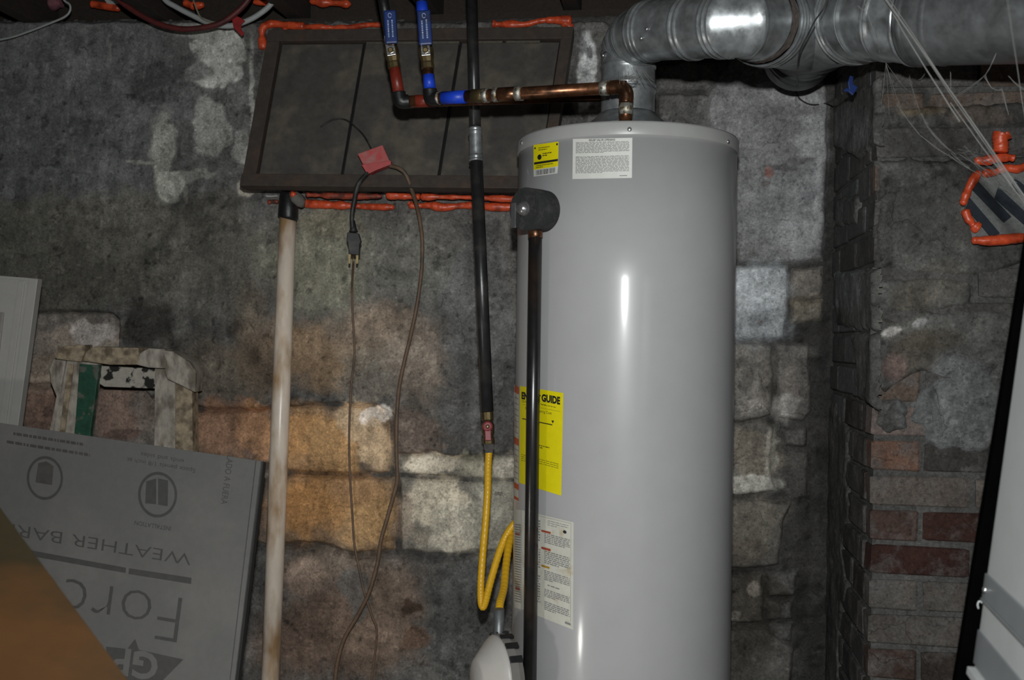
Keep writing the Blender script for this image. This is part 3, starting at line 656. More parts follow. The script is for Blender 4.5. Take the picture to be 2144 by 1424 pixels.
foam('foam_bead', [(856, 424), (866, 431), (900, 430), (930, 434), (980, 430), (1030, 433), (1090, 434)], 0.013, win, off=0.035, n=14, seed=14)
foam('foam_bead', [(560, 424), (572, 422), (584, 423)], 0.010, win, off=0.03, mat=M_FOAMD, n=6, seed=15)
foam('foam_bead', [(556, 410), (566, 411), (582, 410)], 0.005, win, off=0.03, mat=M_WHITEP, n=6, seed=16)
for i, pxs in enumerate(([(190, 8), (215, 12), (252, 18)], [(385, 5), (405, 12), (428, 10)], [(530, 4), (560, 6), (596, 3)], [(648, 3), (690, 6), (735, 9)])):
    o = foam('foam_scrap', pxs, 0.013, None, off=-0.06, n=10, seed=20 + i)
    tag(o, ('blob of orange foam in the joist bay beside the pale scrap', 'blob of orange foam behind the looped white cable', 'blob of orange foam above the window corner beside the white cable', 'long smear of orange foam along the rim board over the window')[i], 'foam', 'orange foam in the joist bays')

# ------------------------------------------------------------------ water heater
TA = P(1307, 712, 2.40); TX, TY, TR = TA.x, TA.y, 0.2495
TTOP = P(1310, 0, TY - TR).z
def ztank(px, py):           # height of a pixel on the front of the tank
    return T(px, py).z
def T(px, py, off=0.0):
    r = ray(px, py); R = TR + off
    ox, oy = CAM.x - TX, CAM.y - TY
    a = r.x ** 2 + r.y ** 2; b_ = 2 * (ox * r.x + oy * r.y); c = ox * ox + oy * oy - R * R
    disc = max(b_ * b_ - 4 * a * c, 0.0)
    t_ = (-b_ - math.sqrt(disc)) / (2 * a)
    return CAM + r * t_
ZLID = T(1307, 252).z; ZSEAM = T(1307, 279).z
heater = empty('water_heater', (TX, TY, 0.0), 'tall light grey gas water heater with yellow labels standing before the stone wall', 'water heater')
lathe('tank_shell', [(TR - .03, 0.06), (TR, 0.065), (TR, 0.12), (TR, ZSEAM - 0.3), (TR, ZSEAM)], (TX, TY, 0), (0, 0, 1), M_TANK, heater, 128)
lathe('base_ring', [(TR - .02, 0.0), (TR - .015, 0.0), (TR - .015, 0.07), (TR - .03, 0.07)], (TX, TY, 0), (0, 0, 1), M_IRON, heater, 64)
lid = lathe('lid', [(TR - .01, ZSEAM - 0.004), (TR + .0028, ZSEAM - 0.004), (TR + .0034, ZSEAM - 0.002), (TR + .0034, ZLID - 0.006), (TR + .001, ZLID - 0.001), (TR - .004, ZLID), (TR - .05, ZLID + .001), (0.09, ZLID + .004)], (TX, TY, 0), (0, 0, 1), M_LID, heater, 128)
for sx, sy in ((1318, 271), (1524, 297), (1093, 299)):
    p = T(sx, sy, 0.0034); n_ = Vector((p.x - TX, p.y - TY, 0)).normalized()
    lathe('lid_screw', [(0.0048, 0), (0.0048, .002), (0.003, .0032), (0.0012, .0033)], p, n_, M_CHROME, lid, 12)
# flue collar, the hood legs and the copper nipple holes
lathe('flue_collar', [(0.118, ZLID + .022), (0.112, ZLID + .024), (0.072, ZLID + .058), (0.066, ZLID + .066)], (TX, TY, 0), (0, 0, 1), M_GALV, heater, 48)
for a_ in (200, 250, 320):
    d_ = Vector((math.cos(math.radians(a_)), math.sin(math.radians(a_)), 0)); tt = Vector((-d_.y, d_.x, 0))
    box('hood_leg', Vector((TX, TY, ZLID + 0.013)) + d_ * 0.112, tt * 0.008, d_ * 0.0012, Vector((0, 0, 0.016)), M_GALV, heater)

def label_map(TL, TR_, BR, BL, off):
    def f(u, v_):
        x = (TL[0] * (1 - u) + TR_[0] * u) * (1 - v_) + (BL[0] * (1 - u) + BR[0] * u) * v_
        y = (TL[1] * (1 - u) + TR_[1] * u) * (1 - v_) + (BL[1] * (1 - u) + BR[1] * u) * v_
        return T(x, y, off)
    return f
def label_grid(name, corners, off, mat, root, nu=14, nv=6):
    f = label_map(*corners, off)
    v = [f(i / nu, j / nv) for j in range(nv + 1) for i in range(nu + 1)]
    fs = [(j * (nu + 1) + i, j * (nu + 1) + i + 1, (j + 1) * (nu + 1) + i + 1, (j + 1) * (nu + 1) + i) for j in range(nv) for i in range(nu)]
    o = mesh_obj(name, v, fs, mat, None, True)
    return part(o, root)
def rects(name, corners, off, rs, mat, root):
    """print on a label: small rectangles u0,v0,u1,v1 wrapped on the tank"""
    f = label_map(*corners, off); v, fs = [], []
    for (u0, v0, u1, v1) in rs:
        n = max(1, int((u1 - u0) * 16)); b0 = len(v)
        for i in range(n + 1):
            u = u0 + (u1 - u0) * i / n; v += [f(u, v0), f(u, v1)]
        for i in range(n): fs.append((b0 + 2 * i, b0 + 2 * i + 2, b0 + 2 * i + 3, b0 + 2 * i + 1))
    o = mesh_obj(name, v, fs, mat); return part(o, root)
def glyphs(body, bold=0.0, extr=0.0, spacing=1.0):
    """triangulated outlines of the built-in font, flat"""
    c = bpy.data.curves.new('lettering', 'FONT'); c.body = body; c.size = 1.0; c.offset = bold; c.space_character = spacing
    c.resolution_u = 3; c.fill_mode = 'FRONT'
    o = bpy.data.objects.new('lettering', c); COL.objects.link(o)
    bpy.context.view_layer.update()
    me = bpy.data.meshes.new_from_object(o.evaluated_get(bpy.context.evaluated_depsgraph_get()))
    v = [(p.co.x, p.co.y) for p in me.vertices]; f = [tuple(p.vertices) for p in me.polygons]
    bpy.data.objects.remove(o); bpy.data.curves.remove(c); bpy.data.meshes.remove(me)
    return v, f
def text_uv(name, body, corners, off, u0, u1, vb, vt, mat, root, bold=0.0):
    """text filling u0..u1 with baseline vb and cap top vt (label coordinates)"""
    v, f = glyphs(body, bold); f0 = label_map(*corners, off)
    x0 = min(p[0] for p in v); x1 = max(p[0] for p in v); yt = 0.69
    o = mesh_obj(name, [f0(u0 + (p[0] - x0) / (x1 - x0) * (u1 - u0), vb + p[1] / yt * (vt - vb)) for p in v], f, mat)
    return part(o, root)
def lines(u0, u1, v0, v1, n, rs, ragged=True, fill=0.55):
    """rows of illegibly small print as word-length dashes"""
    out = []; h = (v1 - v0) / n
    for j in range(n):
        u = u0; end = u1 if not (ragged and j == n - 1) else u0 + (u1 - u0) * rs.uniform(.3, .85)
        while u < end - 0.01:
            w = rs.uniform(.02, .085); out.append((u, v0 + h * j, min(u + w, end), v0 + h * (j + fill))); u += w + rs.uniform(.008, .016)
    return out
rs = random.Random(4)
# small yellow certification label with a white bar code strip
C1 = [(1117, 303.5), (1169.5, 296.5), (1168.5, 348), (1117, 356)]
C1b = [(1117, 356), (1168.5, 348), (1167, 363), (1117.5, 370)]
l1 = tag(label_grid('yellow_label', C1, 0.0006, M_YLAB, heater), 'small yellow label with a dark band near the tank rim')
rects('label_print', C1, 0.001, [(0.02, .70, .99, .79)] + lines(.2, .66, .14, .3, 2, rs, fill=.35) + lines(.36, .72, .38, .54, 2, rs, fill=.5) + lines(.1, .8, .84, .98, 2, rs, fill=.4), M_INK, l1)
fcirc = label_map(*C1, 0.0011)
def disc_uv(name, corners, off, cu, cv, ru, rv, mat, root, n=14):
    f = label_map(*corners, off)
    o = mesh_obj(name, [f(cu + ru * math.cos(2 * math.pi * k / n), cv + rv * math.sin(2 * math.pi * k / n)) for k in range(n)], [tuple(range(n))], mat); return part(o, root)
disc_uv('label_logo', C1, 0.0011, .24, .52, .085, .11, M_INK, l1)
disc_uv('label_logo', C1, 0.0011, .06, .14, .03, .04, M_INK, l1); disc_uv('label_logo', C1, 0.0011, .94, .1, .035, .05, M_INK, l1)
l1b = label_grid('bar_code_strip', C1b, 0.0006, M_WLAB, heater)
bars = []; u = .1
while u < .88:
    w = rs.choice([.008, .012, .02]); bars.append((u, .12, u + w, .85)); u += w + rs.choice([.008, .012, .016])
rects('bar_code', C1b, 0.001, bars, M_INK, l1b)
# white relief valve notice
C2 = [(1199.5, 291), (1324, 288.5), (1323, 372.5), (1198.5, 375)]
l2 = tag(label_grid('white_notice', C2, 0.0006, M_WLAB, heater), 'white paper notice of fine print headed RELIEF VALVE OPENING')
text_uv('notice_heading', 'RELIEF VALVE OPENING', C2, 0.001, .27, .71, .062, .015, M_INK, l2, 0.02)
rects('notice_print', C2, 0.001, lines(.05, .95, .085, .37, 10, rs, fill=.5) + lines(.05, .95, .44, .87, 15, rs, fill=.5) + [(.79, .93, .92, .95)], M_GINK, l2)
# energy guide
C3 = [(1088.5, 808), (1179.5, 823), (1175, 1038), (1087, 1011)]
l3 = tag(label_grid('energy_label', C3, 0.0007, M_YLAB, heater), 'large bright yellow energy label behind the discharge pipe')
text_uv('energy_heading', 'ENERGY', C3, 0.0012, .04, .485, .128, .062, M_INK, l3, 0.055)
text_uv('energy_heading', 'GUIDE', C3, 0.0012, .50, .93, .115, .048, M_INK, l3, 0.055)
text_uv('energy_print', 'Yearly Operating Cost', C3, 0.0012, .12, .74, .232, .205, M_INK, l3)
rects('energy_print', C3, 0.0012, [(.06, .327, .76, .337), (.06, .185, .94, .187)] + lines(.05, .6, .145, .17, 2, rs, fill=.3) + lines(.5, .95, .15, .175, 1, rs, fill=.2) + lines(.42, .7, .56, .6, 2, rs, fill=.4) + lines(.04, .92, .7, .78, 4, rs, fill=.22), M_INK, l3)
fz = label_map(*C3, 0.0012)
part(mesh_obj('energy_pointer', [fz(.735, .29), fz(.80, .286), fz(.77, .317)], [(0, 1, 2)], M_INK), l3)
# long stained warning label
C4 = [(1092, 1068), (1201, 1094), (1200, 1319), (1092, 1276)]
l4 = tag(label_grid('warning_label', C4, 0.0006, M_OLAB, heater), 'long stained white warning label with rust red headings')
pr = lines(.5, .9, .04, .1, 3, rs, fill=.3) + lines(.44, .93, .17, .27, 6, rs) + lines(.44, .93, .34, .47, 7, rs) + lines(.44, .93, .53, .63, 6, rs) + lines(.5, .8, .66, .68, 1, rs) + lines(.44, .93, .71, .79, 5, rs) + lines(.44, .93, .83, .92, 5, rs)
pr += lines(.06, .36, .06, .3, 9, rs) + lines(.06, .36, .34, .56, 9, rs) + lines(.06, .36, .6, .9, 12, rs) + [(.84, .95, .95, .97), (.06, .015, .95, .018), (.945, .018, .95, .93)]
rects('warning_print', C4, 0.001, pr, M_GINK, l4)
rects('warning_heading', C4, 0.0011, [(.38, .145, .56, .165), (.38, .31, .56, .332)], M_RINK, l4)
rects('warning_heading', C4, 0.0011, [(.38, .485, .54, .505)], pbr('ochre_ink', lin((170, 130, 40)), .6), l4)
disc_uv('warning_logo', C4, 0.0011, .83, .11, .035, .016, M_INK, l4)
# faded strip on the tank's side with orange blocks
C5 = [(1076.8, 806), (1086.5, 812), (1085.5, 1052), (1076.2, 1046)]
l5 = tag(label_grid('side_label', C5, 0.0006, M_OLAB, heater, 6, 10), 'faded strip label with orange blocks round the side of the tank')
rects('side_block', C5, 0.001, [(0, .0, 1, .06), (0, .45, 1, .51), (0, .845, 1, .895), (0, .965, 1, .99)], M_OINK, l5)
rects('side_print', C5, 0.001, [(.1, a_ / 40, .9, a_ / 40 + .006) for a_ in (4, 6, 8, 10, 12, 14, 16, 22, 24, 26, 28, 30, 32)], M_GINK, l5)
C6 = [(1077.5, 1066), (1091, 1068), (1091, 1276), (1077, 1272)]
l6 = tag(label_grid('side_label', C6, 0.0006, M_OLAB, heater, 6, 10), 'weathered lower strip label round the side of the tank')
rects('side_print', C6, 0.001, [(.05, .15 + a_ / 40, .95, .15 + a_ / 40 + .009) for a_ in range(0, 32)], M_GINK, l6)
rects('side_block', C6, 0.001, [(.1, .24, .8, .262), (.1, .79, .8, .815)], M_RINK, l6)

# relief valve in its black foam jacket, with lever; and the discharge pipe
pv = T(1141, 443); nv_ = Vector((pv.x - TX, pv.y - TY, 0)).normalized(); nv_ = (nv_ + Vector((-0.02, -0.12, 0))).normalized()
rv = lathe('relief_valve', [(0.040, -0.012), (0.0445, 0.0), (0.0455, 0.02), (0.0450, 0.0615)], pv, nv_, M_INSUL, heater, 40)
tag(rv, 'round black foam jacket of the relief valve')
fc = pv + nv_ * 0.0625
lathe('jacket_face', [(0.0450, 0.0612), (0.0450, 0.0620), (0.0440, 0.0626)], pv, nv_, M_INSUL, rv, 40, False)
lathe('valve_stem', [(0.016, -0.004), (0.016, 0.004), (0.010, 0.014), (0.006, 0.016)], fc, nv_, M_CHROME, rv, 24)
lv = fc + nv_ * 0.02 + Vector((-0.008, 0, 0))
sd_ = Vector((0, 0, 1)).cross(nv_).normalized()
box('test_lever', lv + Vector((0, 0, -0.016)), sd_ * 0.006, nv_ * 0.002, Vector((0, 0, 0.026)), M_CHROME, rv, 0.001)
dpt = pv + nv_ * 0.034; dtop = P(1121, 486, dpt.y); 
dx_ = dtop.x; dy_ = dtop.y
discharge = sweep('discharge_pipe', [Vector((dx_, dy_, dtop.z + 0.02)), Vector((dx_, dy_, 0.95)), Vector((dx_ + 0.002, dy_, 0.12))], 0.0145, M_DISCH, heater, 28)
tag(discharge, 'glossy dark discharge pipe running straight down the tank')
lathe('pipe_collar', [(0.0148, -0.012), (0.0158, -0.010), (0.0158, 0.002), (0.0148, 0.004)], (dx_, dy_, dtop.z), (0, 0, 1), M_COPPER, discharge, 24)

# gas control at the foot of the tank
gp = P(1046, 1420, 2.20)
gax = Vector((-0.93, -0.36, 0.0)).normalized()
gc = empty('gas_control', gp)
part_root = heater
gc.parent = heater; gc.matrix_parent_inverse = Matrix.Translation(-Vector(heater.location)); gc.location = gp
def gpart(o):
    o.parent = gc; o.matrix_parent_inverse = Matrix.Translation(-gp); return o
g1 = lathe('dial_rim', [(0.07, -0.026), (0.086, -0.024), (0.092, -0.012), (0.093, 0.004), (0.088, 0.006)], gp, gax, M_VALVEG, None, 40, False); gpart(g1)
g2 = lathe('dial_cover', [(0.0905, 0.003), (0.089, 0.010), (0.082, 0.018), (0.046, 0.050), (0.040, 0.053), (0.002, 0.055)], gp, gax, M_VALVEW, None, 48); gpart(g2)
up_ = Vector((0, 0, 1)); gs = gax.cross(up_).normalized()
for k in range(9):
    a_ = math.radians(-50 + k * 20); rd = up_ * math.cos(a_) + gs * math.sin(a_) 
    c_ = gp + rd * 0.0925 - gax * 0.009
    tg = gax.cross(rd).normalized()
    gpart(box('grip_rib', c_, tg * 0.007, rd * 0.003, gax * 0.014, M_SOOT, None, 0.001))
gpart(box('valve_body', gp - gax * 0.045 + Vector((-0.012, 0.05, -0.03)), gs * 0.03, gax * 0.02, up_ * 0.05, M_SOOT, None, 0.006))
gpart(lathe('gas_inlet', [(0.012, 0.0), (0.0125, 0.01), (0.0115, 0.012), (0.0115, 0.06)], P(1044, 1334, 2.22), (0, 0, 1), M_GALVD, None, 20))

# ------------------------------------------------------------------ galvanised vent
def beaded(pts, rad, beads, step=0.006):
    """resample a straight or curved run and raise ridges (distance along, height, half width)"""
    pts = [Vector(p) for p in pts]; out = []; rr = []; s = 0.0
    tot = sum((pts[i + 1] - pts[i]).length for i in range(len(pts) - 1))
    acc = [0.0]
    for i in range(len(pts) - 1): acc.append(acc[-1] + (pts[i + 1] - pts[i]).length)
    n = max(2, int(tot / step))
    for k in range(n + 1):
        s = tot * k / n
        i = max(j for j in range(len(acc)) if acc[j] <= s + 1e-9); i = min(i, len(pts) - 2)
        t_ = (s - acc[i]) / max(acc[i + 1] - acc[i], 1e-9)
        out.append(pts[i].lerp(pts[i + 1], t_))
        r0 = rad[0] + (rad[1] - rad[0]) * (k / n) if hasattr(rad, '__len__') else rad
        for (b, h, w) in beads:
            x = abs(s - b) / w
            if x < 1: r0 += h * (0.5 + 0.5 * math.cos(math.pi * x))
        rr.append(r0)
    return out, rr
vent = empty('vent_pipe', (TX, TY, ZLID + 0.06), 'shiny galvanised vent pipe with elbows and a tee above the water heater', 'vent pipe')
RV = 0.0615
A0 = Vector((TX, TY - 0.005, ZLID + 0.067)); A1 = Vector((TX, TY - 0.005, P(1310, 118, TY).z))
p_, r_ = beaded([A0, A1], RV, [(0.05, .004, .007), (0.062, .004, .007), (0.105, .003, .006)], 0.003)
sweep('riser', p_, r_, M_GALV, vent, 48)
H0 = P(1352, 66, 2.30); H1 = P(1528, 50, 2.10)
hd = (H1 - H0).normalized()
def gore_run(joints, radii, mat, names='elbow_gore', seg=56, ridge=.0035, t0=None, t1=None):
    """a bent run of short sheet metal gores with mitred, beaded joints"""
    n = len(joints); T_ = []
    for i in range(n):
        if i == 0: d = Vector(t0) if t0 is not None else joints[1] - joints[0]
        elif i == n - 1: d = Vector(t1) if t1 is not None else joints[-1] - joints[-2]
        else: d = (joints[i + 1] - joints[i]).normalized() + (joints[i] - joints[i - 1]).normalized()
        T_.append(d.normalized())
    rings = []; X = None
    for i in range(n):
        if X is None:
            up = Vector((0, 0, 1)) if abs(T_[0].z) < .9 else Vector((1, 0, 0)); X = up
        X = (X - T_[i] * X.dot(T_[i])).normalized(); Y = T_[i].cross(X)
        # the mitre stretches the section so that each gore stays round
        rings.append([(X * math.cos(2 * math.pi * k / seg) + Y * math.sin(2 * math.pi * k / seg)) for k in range(seg)])
    for i in range(n - 1):
        L_ = (joints[i + 1] - joints[i]).length; v, f = [], []
        ts = [0, .002, .004, .007, .010, .014, .5 * L_, L_ - .014, L_ - .010, L_ - .007, L_ - .004, L_ - .002, L_]
        ts = sorted(set(max(0, min(L_, x)) for x in ts))
        for q in ts:
            a = q / L_; c = joints[i].lerp(joints[i + 1], a); r = radii[i] + (radii[i + 1] - radii[i]) * a
            e_ = min(q, L_ - q)
            r += ridge * math.exp(-((e_ - .003) / .003) ** 2)
            for k in range(seg): v.append(c + (rings[i][k] * (1 - a) + rings[i + 1][k] * a) * r)
        m_ = len(ts)
        for j in range(m_ - 1):
            for k in range(seg):
                k2 = (k + 1) % seg; f.append((j * seg + k, j * seg + k2, (j + 1) * seg + k2, (j + 1) * seg + k))
        o = mesh_obj(names, v, f, mat, None, True); part(o, vent)
# first elbow: from the riser up, round to the right and toward the viewer
Ce = Vector((A1.x, A1.y, H0.z)); Re = (Ce - A1).length
js = []
for k in range(5):
    a_ = math.pi / 2 * k / 4
    js.append(A1 + (H0 - Ce) * (1 - math.cos(a_)) ** 1.15 + Vector((0, 0, Re)) * math.sin(a_) ** 0.8)
gore_run(js, [RV + .001] * 5, M_GALV, t0=(0, 0, 1), t1=hd)
Ln = (H1 - H0).length
p_, r_ = beaded([H0, H1], (RV + .002, RV + .004), [(0.012, .004, .006), (0.024, .004, .006), (Ln * .56, .0045, .007), (Ln * .56 + .015, .0045, .007), (Ln - .014, .004, .006), (Ln - .026, .004, .006)], 0.003)
sweep('straight_pipe', p_, r_, M_GALV, vent, 56, cap=False)
for t_, yy in ((0.30, -0.028), (0.22, -0.055)):
    c_ = H0.lerp(H1, t_); nn = Vector((-0.2, -0.9, yy * 8)).normalized(); nn = (nn - hd * nn.dot(hd)).normalized()
    lathe('pipe_screw', [(0.0045, 0), (0.0045, .003), (.002, .0045)], c_ + nn * (RV + .003), nn, M_CHROME, vent, 10)
lathe('pipe_screw', [(0.0045, 0), (0.0045, .004), (.002, .0055)], A1 + Vector((-.94, -.34, 0)) * (RV + .001) + Vector((0, 0, -.006)), (-.94, -.34, 0), M_CHROME, vent, 10)
# second elbow, turning away into the wye
WY = P(1698, 66, 2.36)
B1 = P(1558, 46, 2.10); B2 = P(1584, 46, 2.13)
lgd = (WY - B2).normalized()
B3 = B2 + lgd * 0.035
gore_run([H1, B1, B2], [RV + .005, .070, .076], M_GALV, t0=hd, t1=lgd)
p_, r_ = beaded([B2 - lgd * .004, B2 + lgd * .022], (.079, .081), [], .004)
sweep('cement_ring', p_, r_, pbr('furnace_cement', lin((104, 94, 88)), 0.95, var=.4, scale=120, bump=.8), vent, 56, cap=False, jit=.012)
p_, r_ = beaded([B2 + lgd * .02, B2 + lgd * .075], (.084, .087), [(.010, .004, .005), (.024, .004, .005), (.038, .004, .005)], .002)
sweep('wye_collar', p_, r_, M_GALV, vent, 56, cap=False)
# wye body: two front legs that meet over one leg going back
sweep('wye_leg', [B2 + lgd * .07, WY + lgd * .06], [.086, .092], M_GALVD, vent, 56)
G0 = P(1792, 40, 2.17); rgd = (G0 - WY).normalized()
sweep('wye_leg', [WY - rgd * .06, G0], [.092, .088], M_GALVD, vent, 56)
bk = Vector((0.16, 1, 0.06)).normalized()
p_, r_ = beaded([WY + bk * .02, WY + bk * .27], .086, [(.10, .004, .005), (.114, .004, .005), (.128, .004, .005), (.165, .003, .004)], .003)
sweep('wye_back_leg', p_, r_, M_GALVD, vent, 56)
# third elbow, turning right into the long run past the chimney
G1 = P(1832, 33, 2.09); G2 = P(1872, 33, 2.035); G3 = P(1922, 42, 2.0); G4 = P(2260, 22, 1.76); rd_ = (G4 - G3).normalized()
p_, r_ = beaded([G0 - rgd * .012, G0 + rgd * .02], .090, [(.008, .005, .005), (.02, .005, .005)], .002)
sweep('wye_collar', p_, r_, M_GALV, vent, 56, cap=False)
gore_run([G0 + rgd * .016, G1, G2, G3], [.088, .087, .086, .085], M_GALV, t0=rgd, t1=rd_)
p_, r_ = beaded([G3, G4 + rd_ * .25], .086, [(.012, .003, .004), (.06, .002, .003)], .004)
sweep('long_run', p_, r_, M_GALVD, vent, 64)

# ------------------------------------------------------------------ copper supply pipes with ball valves
def valve_run(root, topx, nutx, elbx, elby, depth, tape, hy, handle_w, zt):
    """vertical leg: pipe from the ceiling, ball valve with blue lever, taped copper below, black elbow"""
    el = P(elbx, elby, depth)
    nut = P(nutx, 112, depth)
    up = (nut - el).normalized()
    top = nut + up * 0.2
    sweep('riser_pipe', [el + up * 0.006, nut], 0.0125, M_COPPER, root, 20)
    sweep('riser_pipe', [nut + up * .04, top], 0.0125, M_SOOT, root, 20)
    c0 = P(nutx + (elbx - nutx) * .28, 112 + (elby - 112) * .28, depth)
    bv = lathe('ball_valve', [(.0135, -.036), (.0155, -.035), (.0155, -.024), (.0145, -.02), (.0175, -.008), (.0175, .010), (.0145, .02), (.0155, .024), (.0155, .036), (.0135, .037)], nut, up, M_BRASS, root, 10, False)
    f_ = Vector((0, -1, 0)); f_ = (f_ - up * f_.dot(up)).normalized(); s_ = up.cross(f_).normalized()
    lathe('lever_nut', [(.0075, .0), (.0075, .031), (.005, .033)], nut, f_, M_BRASS, bv, 6, False)
    box('lever_plate', nut + f_ * .027 + up * 0.012, s_ * .0105, f_ * .0015, up * .024, M_CHROME, bv, .001)
    h0 = P(topx + (nutx - topx) * .80, hy[1], depth - .045); h1 = P(topx, hy[0], depth - .045)
    ud = (h1 - h0).normalized(); sd2 = ud.cross(f_).normalized()
    box('lever_neck', (nut + f_ * .027 + up * .03).lerp(h0, .5), s_ * .0085, f_ * .0015, ((h0 - nut - f_ * .027 - up * .03) * .62), M_BRASS, bv)
    hb = box('lever_grip', h0.lerp(h1, .5), sd2 * handle_w, f_ * .006, ud * ((h1 - h0).length / 2), M_BLUE, bv, .004)
    tag(hb, 'blue vinyl lever grip')
    # pale moulded lettering on the grip (too small to read)
    rr = random.Random(int(topx)); vv, ff = [], []
    fc_ = h0.lerp(h1, .5) + f_ * .0064; Lh = (h1 - h0).length
    for row in (-.35, .3):
        y = -.32
        while y < .2:
            w = rr.uniform(.015, .05); b0 = len(vv)
            for (a, b) in ((row - .1, y), (row + .12, y), (row + .12, y + w), (row - .1, y + w)):
                vv.append(fc_ + sd2 * (a * handle_w) + ud * (b * Lh))
            ff.append((b0, b0 + 1, b0 + 2, b0 + 3)); y += w + .018
    for k in range(10):
        a0, a1 = 2 * math.pi * k / 10, 2 * math.pi * (k + 1) / 10
        if k == 9: continue
        b0 = len(vv)
        for a, r in ((a0, .0046), (a1, .0046), (a1, .0034), (a0, .0034)): vv.append(fc_ + ud * (Lh * .33) + sd2 * math.cos(a) * r + ud * math.sin(a) * r * 1.3)
        ff.append((b0, b0 + 1, b0 + 2, b0 + 3))
    part(mesh_obj('grip_lettering', vv, ff, M_LOGO), hb)
    for (ty0, ty1, mt) in tape:
        f0 = (ty0 - 112) / (elby - 112); f1 = (ty1 - 112) / (elby - 112)
        sweep('tape_wrap', [nut.lerp(el, f0), nut.lerp(el, f1)], .0136, mt, root, 20)
    return el, nut, up
Z0 = 0
cold = empty('cold_water_pipe', P(1310, 246, 2.22), 'copper pipe with blue tape bands from the ceiling valve into the heater top', 'water pipe')
elB, nutB, upB = valve_run(cold, 887, 893, 902, 207, 2.42, [(157, 187, M_BTAPE), (5, 42, M_BTAPE)], (22, 95), .0155, 0)
R1 = P(1311, 182, 2.225)
hB = (R1 - elB).normalized()
sweep('elbow_fitting', smooth_path([elB + upB * .022, elB + upB * .008, elB + hB * .004, elB + hB * .02], 6), .0165, M_SOOT, cold, 18)
sweep('horizontal_pipe', [elB, R1], .0138, M_COPPER, cold, 24)
LB = (R1 - elB).length
def onB(px):
    lo_, hi_ = 0.0, 1.0
    for _ in range(40):
        m_ = (lo_ + hi_) / 2; q = elB.lerp(R1, m_); x = W_PX / 2 + ((q - CAM).dot(CX)) / q.y * F_PX
        if x < px: lo_ = m_
        else: hi_ = m_
    return lo_
def bandB(name, x0, x1, r, mat): return sweep(name, [elB.lerp(R1, onB(x0)), elB.lerp(R1, onB(x1))], r, mat, cold, 20)
bandB('tape_wrap', 927, 976, .0150, M_BTAPE)
bandB('solder_joint', 910, 922, .0148, M_SOLDER)
bandB('union_fitting', 990, 1022, .0158, M_BRASS); bandB('union_fitting', 1036, 1092, .0158, M_COPPER)
for a, b_ in ((1012, 1023), (1034, 1044), (1080, 1094), (1258, 1274)): bandB('solder_joint', a, b_, .0164, M_SOLDER)
dn = P(1312, 252, 2.225)
sweep('elbow_fitting', smooth_path([R1 - hB * .034, R1 - hB * .014, R1 + Vector((0, 0, -.012)), R1 + Vector((0, 0, -.034))], 8), .0155, M_COPPER, cold, 20)
sweep('drop_pipe', [R1 + Vector((0, 0, -.02)), Vector((R1.x, R1.y, ZLID + .003))], .0138, M_COPPER, cold, 20)
sweep('solder_joint', [Vector((R1.x, R1.y, R1.z - .036)), Vector((R1.x, R1.y, R1.z - .06))], .0152, M_SOLDER, cold, 20, jit=.05)
hot = empty('hot_water_pipe', P(835, 215, 2.47), 'copper pipe with red tape on its valve leg running behind the blue-taped pipe', 'water pipe')
elA, nutA, upA = valve_run(hot, 816, 821, 838, 213, 2.47, [(135, 204, M_RTAPE)], (22, 92), .0145, 0)
R2 = P(1292, 200, 2.555)
hA = (R2 - elA).normalized()
sweep('elbow_fitting', smooth_path([elA + upA * .022, elA + upA * .008, elA + hA * .004, elA + hA * .02], 6), .0165, M_SOOT, hot, 18)
sweep('horizontal_pipe', [elA, R2], .0138, M_COPPER, hot, 24)
sweep('tape_wrap', [elA.lerp(R2, .065), elA.lerp(R2, .16)], .0150, M_RTAPE, hot, 20)
sweep('drop_pipe', smooth_path([R2, R2 + hA * .02, R2 + hA * .028 + Vector((0, 0, -.012)), Vector((R2.x + .028, R2.y, ZLID + .003))], 6), .0138, M_COPPER, hot, 18)

# ------------------------------------------------------------------ black gas pipe, its valve and the yellow connector
gasline = empty('gas_pipe', P(1022, 862, 2.55), 'black iron gas pipe with a steel coupling hanging beside the water heater', 'gas pipe')
GT, GC0, GC1, GB = P(986, -60, 2.62), P(995, 267, 2.58), P(997, 338, 2.575), P(1020, 862, 2.54)
sweep('pipe_length', [GT, GC0.lerp(GC1, .5)], .0142, M_IRON, gasline, 24)
sweep('pipe_length', [GC0.lerp(GC1, .5), GB], .0155, M_IRON, gasline, 24)
e = (GC1 - GC0).normalized(); d = (GC1 - GC0).length
p_, r_ = beaded([GC0, GC1], .0158, [(.004, .002, .005), (.012, .002, .004), (d - .012, .002, .005), (d - .003, .003, .004)], .002)
sweep('coupling', p_, r_, M_GALV, gasline, 24)
gv = empty('x', GB); bpy.data.objects.remove(gv)
ge = (P(1024, 945, 2.53) - GB).normalized(); V0 = GB
vb = lathe('shutoff_valve', [(.012, 0), (.0145, .002), (.0145, .02), (.011, .022), (.0155, .032), (.0155, .052), (.011, .062), (.0145, .064), (.0145, .078), (.009, .08)], V0, ge, M_BRASS, gasline, 12, False)
fv = Vector((0, -1, 0))
lathe('handle_boss', [(.0125, .0), (.0125, .026), (.011, .028), (.006, .0285)], V0 + ge * .034, fv, M_RHAND, vb, 20)
lathe('handle_screw', [(.005, .0), (.005, .031), (.002, .032)], V0 + ge * .034, fv, M_BRASS, vb, 10)
box('handle_tab', V0 + ge * .052 + fv * .022, Vector((.0075, 0, 0)), fv * .004, ge * .016, M_RHAND, vb, .002)
yc = empty('gas_connector', P(1010, 1278, 2.5), 'yellow flexible gas connector bent sharply between shutoff valve and heater', 'gas hose')
Y0 = V0 + ge * .078
